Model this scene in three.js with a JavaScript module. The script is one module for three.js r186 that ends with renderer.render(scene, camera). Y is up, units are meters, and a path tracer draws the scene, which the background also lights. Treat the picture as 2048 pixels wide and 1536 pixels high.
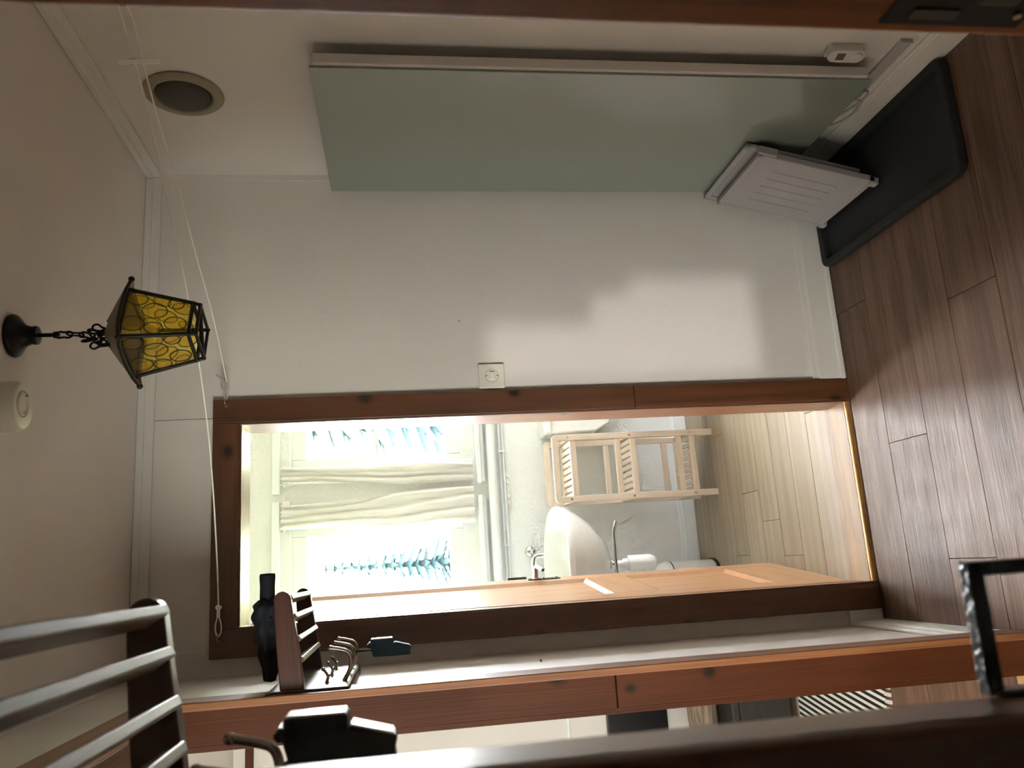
import * as THREE from 'three';
import { RoundedBoxGeometry } from 'three/addons/geometries/RoundedBoxGeometry.js';
import { mergeGeometries, mergeVertices, toCreasedNormals } from 'three/addons/utils/BufferGeometryUtils.js';
import { RectAreaLightUniformsLib } from 'three/addons/lights/RectAreaLightUniformsLib.js';

// ---------------------------------------------------------------- camera, sky, sun, exposure
const scene = new THREE.Scene();
const renderer = new THREE.WebGLRenderer({ antialias: true });
renderer.toneMapping = THREE.LinearToneMapping;
renderer.toneMappingExposure = 2.0;
renderer.shadowMap.enabled = true;
RectAreaLightUniformsLib.init();

// the phone was held sideways: the picture's left is the room's up. Focal length 1613 px of 2048 x 1536.
const camera = new THREE.PerspectiveCamera(2 * Math.atan(768 / 1613.4) * 180 / Math.PI, 2048 / 1536, 0.01, 200);
{
  const yaw = 0.2222, pitch = -0.1439, roll = -0.0328;
  const f = new THREE.Vector3(Math.sin(yaw) * Math.cos(pitch), Math.sin(pitch), -Math.cos(yaw) * Math.cos(pitch));
  const r0 = new THREE.Vector3(Math.cos(yaw), 0, Math.sin(yaw)), u0 = new THREE.Vector3().crossVectors(r0, f);
  const r = r0.clone().multiplyScalar(Math.cos(roll)).addScaledVector(u0, Math.sin(roll));
  const u = u0.clone().multiplyScalar(Math.cos(roll)).addScaledVector(r0, -Math.sin(roll));
  camera.position.set(0.2098, 1.5253, 2.5185);
  camera.setRotationFromMatrix(new THREE.Matrix4().makeBasis(u.clone().negate(), r, f.clone().negate()));
  camera.focus = 2.7; camera.userData.fStop = 8;
}
scene.add(camera);

const SKY = 70;
scene.background = new THREE.Color().setRGB(0.96 * SKY, 0.98 * SKY, 1.0 * SKY);

// hazy low sun through the unseen window of the room on the left
const sun = new THREE.DirectionalLight(new THREE.Color().setRGB(1, 0.97, 0.94), 9);
{
  const d = new THREE.Vector3(0.88, -0.23, -1).normalize();
  sun.target.position.set(0.95, 0.7, 0);
  sun.position.copy(sun.target.position).addScaledVector(d, -9);
  sun.castShadow = true; sun.shadow.radius = 2.4;
  Object.assign(sun.shadow.camera, { left: -4, right: 4, top: 4, bottom: -4, near: 0.1, far: 20 });
}
scene.add(sun, sun.target);
// area light standing in for daylight at the unseen left-room window; lifts the hall
function unseenWindowLight(w, h, pos, look, color, k) {
  const l = new THREE.RectAreaLight(new THREE.Color().setRGB(...color), k, w, h);
  l.position.set(...pos); l.lookAt(...look); scene.add(l);
}
unseenWindowLight(1.0, 1.1, [-1.45, 1.45, 2.58], [-1.45, 1.3, 0], [0.98, 1.0, 0.89], 10);


// ---------------------------------------------------------------- helpers
let seed = 7;
const rnd = () => { seed = (seed * 1664525 + 1013904223) >>> 0; return seed / 4294967296; };
const rr = (a, b) => a + (b - a) * rnd();
const V = (x, y, z) => new THREE.Vector3(x, y, z);
const used = {};
const numbered = (n) => { used[n] = (used[n] || 0) + 1; return used[n] === 1 ? n : n + '_' + String(used[n] - 1).padStart(3, '0'); };
const R = (d) => d * Math.PI / 180;

function hash(x, y, s) { let h = (x * 374761393 + y * 668265263 + s * 974634777) | 0; h = Math.imul(h ^ (h >>> 13), 1274126177); h ^= h >>> 16; return (h >>> 0) / 4294967296; }
function vn(x, y, px, py, s) { // tileable value noise
  const xi = Math.floor(x), yi = Math.floor(y), fx = x - xi, fy = y - yi;
  const m = (a, n) => ((a % n) + n) % n, x0 = m(xi, px), x1 = m(xi + 1, px), y0 = m(yi, py), y1 = m(yi + 1, py);
  const sx = fx * fx * (3 - 2 * fx), sy = fy * fy * (3 - 2 * fy);
  const a = hash(x0, y0, s), b = hash(x1, y0, s), c = hash(x0, y1, s), d = hash(x1, y1, s);
  return a + (b - a) * sx + (c - a) * sy + (a - b - c + d) * sx * sy;
}
function fbm(u, v, fx, fy, oct, s) { let t = 0, a = 0.5, n = 0; for (let o = 0; o < oct; o++) { t += a * vn(u * fx, v * fy, fx, fy, s + o); n += a; a *= 0.5; fx *= 2; fy *= 2; } return t / n; }
function makeTex(w, h, fn, srgb, size) {
  const d = new Uint8Array(w * h * 4);
  for (let j = 0; j < h; j++) for (let i = 0; i < w; i++) {
    const c = fn((i + 0.5) / w, (j + 0.5) / h), k = (j * w + i) * 4;
    d[k] = Math.max(0, Math.min(255, c[0])); d[k + 1] = Math.max(0, Math.min(255, c[1])); d[k + 2] = Math.max(0, Math.min(255, c[2])); d[k + 3] = 255;
  }
  const t = new THREE.DataTexture(d, w, h, THREE.RGBAFormat);
  t.wrapS = t.wrapT = THREE.RepeatWrapping; t.magFilter = THREE.LinearFilter; t.minFilter = THREE.LinearFilter;
  if (srgb) t.colorSpace = THREE.SRGBColorSpace;
  t.repeat.set(1 / size[0], 1 / size[1]); t.needsUpdate = true;
  return t;
}
const mixc = (a, b, k) => [a[0] + (b[0] - a[0]) * k, a[1] + (b[1] - a[1]) * k, a[2] + (b[2] - a[2]) * k];
// wood: u runs along the grain. size in metres.
function woodMaterial({ light, dark, size = [1.3, 0.35], pores = 0.4, rings = 9, wave = 0.5, knots = 0, s = 1, rough = 0.5, coat = 0, bump = 0.0004, cr = 0.25, con = 0.75, mixr = 0.45, sf = 60, spec = 1 }) {
  const kn = []; for (let i = 0; i < knots; i++) kn.push([hash(i, 1, s), hash(i, 2, s), 0.006 + 0.008 * hash(i, 3, s)]);
  const val = (u, v) => {
    const w = fbm(u, v, 2, 3, 3, s * 31) * wave;
    const ring = 0.5 + 0.5 * Math.sin((v * rings + w * rings) * Math.PI * 2);
    const streak = fbm(u, v, 4, sf, 3, s * 57), fine = fbm(u, v, 12, 160, 2, s * 91);
    return { t: Math.pow(ring, 2) * mixr + streak * (1 - mixr), fine };
  };
  const map = makeTex(768, 384, (u, v) => {
    const { t, fine } = val(u, v);
    let c = mixc(light, dark, Math.max(0, Math.min(1, 0.42 + con * ((t - 0.42) * 1.1 + (fine - 0.5) * pores * 1.4 + (fbm(u, v, 3, 4, 2, s * 13) - 0.5) * 0.6))));
    for (const [ku, kv, r] of kn) {
      const du = Math.abs(u - ku), dv = Math.abs(v - kv), q = Math.hypot(Math.min(du, 1 - du) * size[0] * 0.8, Math.min(dv, 1 - dv) * size[1]) / r;
      if (q < 2.2) c = mixc(c, dark.map((x) => x * 0.45), q < 1 ? 0.85 : 0.85 * (2.2 - q) / 1.2 * 0.6);
    }
    return c;
  }, true, size);
  const bm = makeTex(768, 384, (u, v) => { const { t, fine } = val(u, v), g = 200 - t * 60 - fine * 130; return [g, g, g]; }, false, size);
  return new THREE.MeshPhysicalMaterial({ map, bumpMap: bm, bumpScale: bump, roughness: rough, clearcoat: coat, clearcoatRoughness: cr, specularIntensity: spec });
}
function plain(hex, rough, extra = {}) { return new THREE.MeshPhysicalMaterial({ color: hex, roughness: rough, ...extra }); }
function plaster(color, rough, kind, s) { // kind: bump scale and grain
  const { n, scale, size } = kind;
  const bm = makeTex(512, 512, (u, v) => { const g = 255 * (fbm(u, v, n, n, 4, s) * 0.75 + fbm(u, v, 6, 6, 2, s + 50) * 0.25); return [g, g, g]; }, false, [size, size]);
  const cm = makeTex(256, 256, (u, v) => { const k = 0.955 + 0.06 * (fbm(u, v, 3, 3, 4, s + 9)); return color.map((c) => c * k); }, true, [size * 2.3, size * 2.3]);
  return new THREE.MeshStandardMaterial({ map: cm, bumpMap: bm, bumpScale: scale, roughness: rough });
}

// uv in metres by the dominant normal, u along the grain
function uvBox(g, grain = 'y', off = [0, 0]) {
  if (g.index) g = g.toNonIndexed();
  const p = g.attributes.position, n = p.count, uv = new Float32Array(n * 2), a = V(), b = V(), c = V(), nn = V();
  const ax = ['x', 'y', 'z'];
  for (let i = 0; i < n; i += 3) {
    a.fromBufferAttribute(p, i); b.fromBufferAttribute(p, i + 1); c.fromBufferAttribute(p, i + 2);
    nn.crossVectors(b.clone().sub(a), c.clone().sub(a));
    const q = [Math.abs(nn.x), Math.abs(nn.y), Math.abs(nn.z)], d = ax[q.indexOf(Math.max(...q))];
    const rest = ax.filter((t) => t !== d), U = rest.includes(grain) ? grain : rest[0], W = rest.find((t) => t !== U);
    [a, b, c].forEach((e, k) => { uv[(i + k) * 2] = e[U] + off[0]; uv[(i + k) * 2 + 1] = e[W] + off[1]; });
  }
  g.setAttribute('uv', new THREE.BufferAttribute(uv, 2));
  return g;
}
const clean = (g) => { if (g.index) g = g.toNonIndexed(); for (const k of Object.keys(g.attributes)) if (!['position', 'normal', 'uv'].includes(k)) g.deleteAttribute(k); return g; };
// box from corner to corner; r > 0 rounds the edges; grain gives the uv direction
function B(x0, x1, y0, y1, z0, z1, r = 0, grain = 'y', off) {
  const w = Math.abs(x1 - x0), h = Math.abs(y1 - y0), d = Math.abs(z1 - z0);
  const g = r ? new RoundedBoxGeometry(w, h, d, 1, Math.min(r, w / 2.01, h / 2.01, d / 2.01)) : new THREE.BoxGeometry(w, h, d);
  g.translate((x0 + x1) / 2, (y0 + y1) / 2, (z0 + z1) / 2);
  return uvBox(g, grain, off || [0, 0]);
}
function tube(pts, r, closed = false, seg = 0, rad = 8) {
  const c = new THREE.CatmullRomCurve3(pts.map((p) => V(...p)), closed, 'centripetal');
  return new THREE.TubeGeometry(c, seg || pts.length * 6, r, rad, closed);
}
function rod(a, b, r, r2 = r, rad = 12) { // capped straight rod
  const A = V(...a), C = V(...b), d = C.clone().sub(A), g = new THREE.CylinderGeometry(r2, r, d.length(), rad);
  g.applyQuaternion(new THREE.Quaternion().setFromUnitVectors(V(0, 1, 0), d.clone().normalize()));
  g.translate(...A.add(C).multiplyScalar(0.5).toArray()); return g;
}
const ball = (p, r, n = 10) => new THREE.SphereGeometry(r, n, n).translate(...p);
function lathe(prof, seg = 32) { return new THREE.LatheGeometry(prof.map(([r, y]) => new THREE.Vector2(r, y)), seg); }
// part: geometries are given in room coordinates unless the parent has local = true
function part(name, geos, m, parent) {
  geos = (Array.isArray(geos) ? geos : [geos]).map(clean);
  for (const g of geos) if (!g.attributes.uv) g.setAttribute('uv', new THREE.BufferAttribute(new Float32Array(g.attributes.position.count * 2), 2));
  const g = geos.length > 1 ? mergeGeometries(geos) : geos[0];
  const o = new THREE.Mesh(g, m); o.name = name;
  const root = parent || scene;
  if (root.org) { if (!root.local) g.translate(-root.org.x, -root.org.y, -root.org.z); o.org = root.org; o.local = root.local; }
  root.add(o); return o;
}
function thing(name, label, category, pos, group, local = false) {
  const o = new THREE.Group(); o.name = numbered(name); o.position.set(...pos); o.org = V(...pos); o.local = local;
  o.userData = { label, category }; if (group) o.userData.group = group;
  scene.add(o); return o;
}
function struct(name, pos, geos, m) { // a piece of the setting
  const o = geos ? part(name, geos, m) : new THREE.Group();
  o.name = name; o.userData.kind = 'structure';
  if (!geos) { o.position.set(...pos); o.org = V(...pos); o.local = false; scene.add(o); }
  else if (pos) { o.geometry.translate(-pos[0], -pos[1], -pos[2]); o.position.set(...pos); o.org = V(...pos); }
  return o;
}

// ---------------------------------------------------------------- materials
const M = {};
M.wall = plaster([232, 226, 220], 0.62, { n: 48, scale: 0.0006, size: 0.6 }, 11);
M.bathWall = plaster([239, 241, 240], 0.7, { n: 70, scale: 0.0025, size: 0.7 }, 21);
M.ceiling = plaster([240, 233, 227], 0.8, { n: 60, scale: 0.0004, size: 0.8 }, 31);
M.trimWhite = plain(0xe4e0da, 0.42);
M.bathTrim = plain(0xeef3f4, 0.4);
M.casing = woodMaterial({ light: [106, 64, 37], dark: [72, 42, 23], size: [1.6, 0.3], rings: 4, knots: 9, s: 3, rough: 0.42, coat: 0.5, cr: 0.28 });
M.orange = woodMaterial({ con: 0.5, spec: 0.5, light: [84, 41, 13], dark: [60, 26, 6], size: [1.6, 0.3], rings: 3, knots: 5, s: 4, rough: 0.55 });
M.casingEdge = woodMaterial({ light: [150, 98, 58], dark: [104, 60, 32], size: [1.2, 0.2], rings: 4, s: 5, rough: 0.5, coat: 0.3 });
M.reveal = woodMaterial({ light: [152, 102, 68], dark: [122, 74, 44], size: [1.4, 0.3], rings: 5, knots: 4, s: 6, rough: 0.4, coat: 0.5 });
M.door = woodMaterial({ con: 0.5, light: [176, 132, 92], dark: [146, 104, 68], size: [1.4, 0.3], rings: 3, s: 7, rough: 0.4, coat: 0.5, cr: 0.25 });
M.jamb = woodMaterial({ light: [140, 84, 42], dark: [86, 46, 20], size: [1.5, 0.25], rings: 4, knots: 5, s: 8, rough: 0.4, coat: 1, cr: 0.36 });
M.jambRight = woodMaterial({ light: [160, 92, 38], dark: [104, 55, 18], size: [1.5, 0.25], rings: 4, knots: 5, s: 18, rough: 0.5, spec: 0.4 });
M.rackWood = woodMaterial({ light: [80, 46, 37], dark: [56, 31, 24], size: [0.8, 0.15], rings: 5, s: 9, rough: 0.38, coat: 0.35, cr: 0.22 });
M.slatWood = woodMaterial({ light: [132, 106, 76], dark: [92, 72, 48], size: [0.8, 0.15], rings: 4, s: 10, rough: 0.45, coat: 0.12, cr: 0.3, spec: 0.6 });
M.pine = woodMaterial({ con: 0.6, light: [232, 219, 204], dark: [212, 192, 172], size: [0.8, 0.2], rings: 6, s: 12, rough: 0.6 });
M.planks = [0, 1, 2].map((i) => woodMaterial({ con: 0.55, mixr: 0.5, sf: 40, spec: 0.5, light: [[117, 91, 76], [110, 85, 70], [122, 96, 80]][i], dark: [72, 53, 42], size: [1.3, 0.22], rings: [2.5, 5, 3.5][i], wave: 0.7, pores: 1.0, s: 40 + i, rough: 0.4, bump: 0.0016 }));
M.bathPlanks = [0, 1, 2].map((i) => woodMaterial({ con: 0.4, mixr: 0.5, sf: 40, light: [[160, 145, 122], [152, 137, 115], [166, 150, 129]][i], dark: [112, 97, 79], size: [1.2, 0.18], rings: [3, 2, 4][i], wave: 0.35, pores: 1.0, s: 50 + i, rough: 0.42, bump: 0.0008 }));
M.subfloor = plain(0x3a2f28, 0.9);
M.threshold = woodMaterial({ light: [172, 138, 96], dark: [104, 84, 68], size: [0.5, 0.12], rings: 2, wave: 1.2, s: 14, rough: 0.5, coat: 0.3 });
M.leftThreshold = woodMaterial({ light: [214, 172, 118], dark: [186, 140, 88], size: [0.6, 0.15], rings: 3, s: 15, rough: 0.4, coat: 0.4 });
M.brass = plain(0xa8804e, 0.35, { metalness: 0.6 });
M.iron = plain(0x1d1c1b, 0.42, { metalness: 0.75 });
M.blackSteel = (() => { const t = makeTex(128, 128, (u, v) => { const g = 255 * fbm(u, v, 16, 16, 3, 71); return [g, g, g]; }, false, [0.05, 0.05]); return new THREE.MeshPhysicalMaterial({ color: 0x0c0c0d, roughness: 0.3, metalness: 0.2, bumpMap: t, bumpScale: 0.0015, clearcoat: 0.5, clearcoatRoughness: 0.25 }); })();
M.lockBlack = plain(0x040405, 0.5, { specularIntensity: 0.5 });
M.lead = plain(0x3a3934, 0.36, { metalness: 0.7 });
M.amber = new THREE.MeshPhysicalMaterial({ color: new THREE.Color().setRGB(0.97, 0.84, 0.3), roughness: 0.4, transmission: 1, thickness: 0, ior: 1.5 });
M.bullseye = new THREE.MeshPhysicalMaterial({ color: new THREE.Color().setRGB(0.98, 0.88, 0.45), roughness: 0.3, transmission: 1, thickness: 0, ior: 1.5, side: THREE.DoubleSide });
M.roof = plain(0x7a7058, 0.6, { metalness: 0.4 });
M.plasticWarm = plain(0xe2ddcf, 0.4);
M.plasticWhite = plain(0xe9e7e2, 0.38);
M.plasticGrey = plain(0xb4afac, 0.5);
M.cord = plain(0xfffdf6, 0.55);
M.darkPlastic = plain(0x2b2822, 0.55);
M.ventRing = plain(0x9a9078, 0.5);
M.ventDark = plain(0x3e3a30, 0.55);
M.screen = plain(0x6a6c66, 0.25);
M.glassPanel = plain(0x8c948a, 0.22, { clearcoat: 1, clearcoatRoughness: 0.1, ior: 1.52 });
M.bodyWhite = plain(0xdcd5cf, 0.5);
M.rubber = plain(0x1d2022, 0.7);
M.chrome = plain(0xd8d8d8, 0.12, { metalness: 1 });
M.nickel = plain(0xb5aca2, 0.26, { metalness: 0.95 });
M.ceramic = plain(0xf2f3f1, 0.1, { clearcoat: 1, clearcoatRoughness: 0.04 });
M.whitePlastic = plain(0xf3f3f1, 0.35);
M.curtain = plain(0xfaf9f6, 0.9, { transmission: 0.3, thickness: 0, side: THREE.DoubleSide });
M.pane = new THREE.MeshPhysicalMaterial({ color: 0xffffff, roughness: 0.02, transmission: 1, thickness: 0, ior: 1.5 });
M.navy = plain(0x080f1b, 0.8);
M.blackPad = plain(0x14191c, 0.5);
M.navyPad = plain(0x2c4656, 0.6);
M.edgeSheenGrey = plain(0xc6cbc8, 0.22, { clearcoat: 0.8 });  // window light reflected on the pouch sides, put into the colour
M.edgeSheenGreen = plain(0xb4cdb8, 0.25, { clearcoat: 0.8 });  // greenish reflected light put into the lower pouch edge colour
M.unseenWindowGlass = new THREE.MeshPhysicalMaterial({ color: new THREE.Color().setRGB(0.25, 0.25, 0.25), roughness: 0.02, transmission: 1, thickness: 0, ior: 1.5 });  // greyed to dose the daylight through the unseen left-room window
M.fillDoorGlass = new THREE.MeshPhysicalMaterial({ color: new THREE.Color().setRGB(0.5, 0.505, 0.51), roughness: 0.02, transmission: 1, thickness: 0, ior: 1.5 });  // greyed to dose the fill daylight through the added bathroom door
M.grass = plain(0x687049, 0.95);
M.spruce = plain(0x1e2a2c, 1, { specularIntensity: 0 });
M.bark = plain(0x1c2424, 1, { specularIntensity: 0 });

// ---------------------------------------------------------------- the shell
const XL = -0.049, XR = 1.509, H = 2.294, ZB = -0.16, ZF = -1.575; // left wall, right wall, ceiling, back of the back wall, far bathroom wall

struct('ceiling', null, B(-2.8, 3.6, H, H + 0.12, -1.9, 3.7), M.ceiling);
// hall floor: laminate planks running across the hall
const floor = struct('floor', [0.7, 0, 1], B(-2.8, 3.6, -0.12, -0.012, -1.9, 3.7), M.subfloor);
function plankRows(parent, mats, x0, x1, rows, len, joints, y = 0) {
  rows.forEach(([z0, z1], i) => {
    const xs = [x0]; let x = joints[i] !== undefined ? joints[i] : x0 + rr(0.2, len);
    while (x - len > x0 + 0.08) x -= len;
    for (; x < x1 - 0.05; x += len) if (x > x0 + 0.05) xs.push(x);
    xs.push(x1);
    for (let k = 0; k + 1 < xs.length; k++) {
      const t = rr(-0.0003, 0);
      part('plank', B(xs[k] + 0.0011, xs[k + 1] - 0.0011, y - 0.011, y + t, z0 + 0.0011, z1 - 0.0011, 0, 'x', [rnd() * 1.3, rnd() * 0.22]), mats[Math.floor(rnd() * mats.length)], parent);
    }
  });
}
const rowsHall = []; for (let z = 0.005; z < 2.6; z += 0.188) rowsHall.push([z, z + 0.188]);
plankRows(floor, M.planks, -0.04, 1.52, rowsHall, 1.28, [0.98, 0.505, 0.148, 0.85, 0.45]);
// bathroom floor
const floorBath = struct('floor_bathroom', [0.9, 0, -0.9]);
const zs = [-0.145, -0.302, -0.46, -0.618, -0.777, -0.95, -1.103, -1.26, -1.42, -1.576], rowsBath = [];
for (let i = 0; i + 1 < zs.length; i++) rowsBath.push([zs[i + 1], zs[i]]);
plankRows(floorBath, M.bathPlanks, -0.03, 3.4, rowsBath, 1.1, [0.694, 1.1, 0.175, 0.32, 0.453, 0.184, 0.75]);
// floor of the room on the left, only the strip that can be seen
const floorLeft = struct('floor_left_room', [-1.4, 0, 0.6]);
const rowsLeft = []; for (let z = -1.5; z < 2.6; z += 0.24) rowsLeft.push([z, Math.min(z + 0.24, 2.6)]);
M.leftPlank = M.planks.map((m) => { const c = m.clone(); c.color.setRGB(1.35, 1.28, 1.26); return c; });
plankRows(floorLeft, M.leftPlank, -2.6, -0.14, rowsLeft, 1.28, []);

const OX0 = 0.062, OX1 = 0.700, OT = 2.012; // rough opening for the bathroom door
struct('wall_back', null, [B(-0.125, OX0, 0, H, ZB, 0), B(OX1, 1.63, 0, H, ZB, 0), B(OX0, OX1, OT, H, ZB, 0)], M.wall);
struct('wall_right', null, B(XR, 1.63, 0, H, 0, 2.055), M.wall);
const DZ0 = 0.62, DZ1 = 1.47; // doorway in the left wall
struct('wall_left', null, [B(-0.125, XL, 0, H, 0, DZ0), B(-0.125, XL, 2.02, H, DZ0, DZ1), B(-0.125, XL, 0, H, DZ1, 2.6), B(XL, XL + 0.016, 0, H, DZ1 + 0.072, 2.047)], M.wall);
// wall with the doorway in which the picture was taken, and the dark room behind it
struct('wall_front', null, [B(0.69, 1.63, 0, H, 2.055, 2.135), B(XL, 0.69, 2.04, H, 2.055, 2.135)], M.wall);
struct('wall_rear', null, [B(-0.125, 1.63, 0, H, 3.5, 3.6), B(1.53, 1.63, 0, H, 2.045, 3.5), B(-0.125, -0.049, 0, H, 2.7, 3.5)], M.wall);
// bathroom walls; the far one has two window openings
const W1 = [0.0, 0.47], W2 = [0.718, 1.19], WY = [1.195, 2.058];
struct('wall_far', null, [B(-0.125, 3.5, 0, WY[0], ZF - 0.14, ZF), B(-0.125, 3.5, WY[1], H, ZF - 0.14, ZF), B(-0.125, W1[0], WY[0], WY[1], ZF - 0.14, ZF),
  B(W1[1], W2[0], WY[0], WY[1], ZF - 0.14, ZF), B(W2[1], 3.5, WY[0], WY[1], ZF - 0.14, ZF)], M.bathWall);
struct('wall_bathroom_left', null, B(-0.125, -0.03, 0, H, ZF, ZB), M.bathWall);
struct('wall_bathroom_right', null, [B(3.4, 3.5, 0, 0.08, ZF, 0), B(3.4, 3.5, 2.12, H, ZF, 0), B(3.4, 3.5, 0.08, 2.12, ZF, -1.25), B(3.4, 3.5, 0.08, 2.12, -0.5, 0), B(1.63, 3.5, 0, H, ZB, 0)], M.bathWall);  // right end set far out, its opening holds the added glazed door
// room on the left; its unseen window faces the lawn and feeds the sun patch
const LW = [-1.95, -0.95, 0.85, 1.95];
struct('wall_left_room', null, [B(-2.7, -0.125, 0, H, -1.6, -1.5), B(-2.7, -2.6, 0, H, -1.5, 2.6),
  B(-2.7, -0.125, 0, LW[2], 2.6, 2.7), B(-2.7, -0.125, LW[3], H, 2.6, 2.7), B(-2.7, LW[0], LW[2], LW[3], 2.6, 2.7), B(LW[1], -0.125, LW[2], LW[3], 2.6, 2.7)], M.wall);

// ---------------------------------------------------------------- trim
struct('trim_1', null, [B(XR - 0.012, XR, 2.246, H, 0, 2.05, 0.003, 'z'), B(XR - 0.018, XR, 2.272, H, 0, 2.05, 0.004, 'z')], M.trimWhite);
struct('trim_2', null, [B(XL, XR - 0.012, 2.246, H, 0, 0.012, 0.003, 'x'), B(XL, XR - 0.018, 2.272, H, 0, 0.018, 0.004, 'x')], M.trimWhite);
struct('trim_3', null, [B(0.686, 0.700, 2.076, 2.246, 0, 0.0035, 0.001), B(0.02, 0.034, 2.082, 2.246, 0, 0.0035, 0.001), B(XR - 0.02, XR, 0.1, 2.246, 0, 0.004, 0.001)], M.wall);
struct('baseboard_back', null, [B(0.756, XR, 0, 0.095, 0, 0.014, 0.002, 'x'), B(0.756, XR, 0.09, 0.118, 0, 0.009, 0.004, 'x'), B(0.756, XR, 0, 0.022, 0, 0.02, 0.006, 'x')], M.trimWhite);
struct('baseboard_right', null, [B(XR - 0.014, XR, 0, 0.085, 0.014, 2.05, 0.002, 'z'), B(XR - 0.009, XR, 0.08, 0.1, 0.014, 2.05, 0.004, 'z')], M.trimWhite);
struct('baseboard_left', null, [B(XL, XL + 0.016, 0, 0.09, 0, 0.555, 0.003, 'z'), B(XL, XL + 0.01, 0.085, 0.115, 0, 0.555, 0.004, 'z'), B(XL, -0.001, 0, 0.115, 0, 0.014, 0.003, 'x')], M.trimWhite);
struct('baseboard_far', null, [B(-0.03, 3.4, 0, 0.07, ZF, ZF + 0.014, 0.003, 'x'), B(-0.03, 3.4, 0.065, 0.085, ZF, ZF + 0.008, 0.003, 'x')], M.bathTrim);

// bathroom door frame: casing boards, reveal boards
const frame = struct('door_frame_bathroom', [0.378, 0, 0]);
part('side_casing', B(0.682, 0.755, 0, 0.7525, 0, 0.02, 0.002, 'y', [0.9, 0.21]), M.casing, frame);
part('side_casing', B(0.682, 0.755, 0.754, 2.074, 0, 0.02, 0.002, 'y', [0, 0.05]), M.casing, frame);
part('side_casing', B(0.0, 0.080, 0, 2.074, 0, 0.02, 0.003, 'y', [0.5, 0.2]), M.casing, frame);
part('head_casing', B(0.080, 0.682, 1.997, 2.074, 0, 0.02, 0.003, 'x', [0.2, 0.12]), M.casing, frame);
part('reveal_board', B(0.680, OX1, 0, OT, ZB, 0.001, 0.001, 'y', [0.1, 0.3]), M.reveal, frame);
part('reveal_board', B(OX0, 0.082, 0, OT, ZB, 0.001, 0.001, 'y', [0.6, 0.1]), M.reveal, frame);
part('head_reveal_board', B(0.082, 0.680, 1.995, OT, ZB, 0.001, 0.001, 'x', [0.3, 0.2]), M.reveal, frame);
part('casing_bead', [B(0.676, 0.684, 0, 1.998, 0.002, 0.017, 0.003), B(0.078, 0.085, 0, 1.998, 0.002, 0.017, 0.003), B(0.085, 0.676, 1.99, 1.999, 0.002, 0.017, 0.003, 'x')], M.casing, frame);
part('back_casing', [B(0.682, 0.755, 0, 2.074, ZB - 0.018, ZB, 0.003), B(-0.02, 0.062, 0, 2.074, ZB - 0.018, ZB, 0.003), B(0.062, 0.682, 2.0, 2.074, ZB - 0.018, ZB, 0.003, 'x')], M.reveal, frame);
const sill = struct('threshold_bathroom', [0.38, 0, -0.06]);
part('threshold_board', B(0.082, 0.680, -0.008, 0.007, -0.145, -0.02, 0.002, 'x'), M.threshold, sill);
{
  const s = new THREE.Shape(); s.moveTo(0, 0); s.lineTo(0.036, 0); s.quadraticCurveTo(0.03, 0.012, 0.016, 0.013); s.quadraticCurveTo(0.004, 0.012, 0, 0);
  const g = new THREE.ExtrudeGeometry(s, { depth: 0.602, bevelEnabled: false, curveSegments: 8 });
  g.rotateY(Math.PI / 2); g.translate(0.080, 0.001, 0.014);
  part('brass_strip', g, M.brass, sill);
}

// ---------------------------------------------------------------- doorway on the left
const fl = struct('door_frame_left', [-0.08, 0, DZ0]);
part('side_casing', B(XL, -0.031, 0, 2.09, 0.555, 0.642, 0.003, 'y', [0.3, 0.1]), M.casingEdge, fl);
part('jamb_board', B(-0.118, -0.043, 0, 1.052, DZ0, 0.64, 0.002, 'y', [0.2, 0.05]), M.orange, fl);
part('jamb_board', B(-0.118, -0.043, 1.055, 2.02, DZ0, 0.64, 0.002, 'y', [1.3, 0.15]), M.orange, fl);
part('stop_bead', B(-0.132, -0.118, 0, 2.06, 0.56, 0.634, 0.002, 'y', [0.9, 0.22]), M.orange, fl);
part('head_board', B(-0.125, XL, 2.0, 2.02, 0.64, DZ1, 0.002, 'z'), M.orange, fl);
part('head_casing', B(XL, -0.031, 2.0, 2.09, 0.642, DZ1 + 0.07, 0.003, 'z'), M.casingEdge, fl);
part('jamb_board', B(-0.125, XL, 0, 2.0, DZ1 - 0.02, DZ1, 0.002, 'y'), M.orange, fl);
part('side_casing', B(XL, -0.031, 0, 2.0, DZ1 - 0.02, DZ1 + 0.07, 0.003, 'y'), M.casingEdge, fl);
struct('threshold_left', null, B(-0.16, XL + 0.005, -0.005, 0.018, 0.58, DZ1, 0.003, 'z'), M.leftThreshold);

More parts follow.
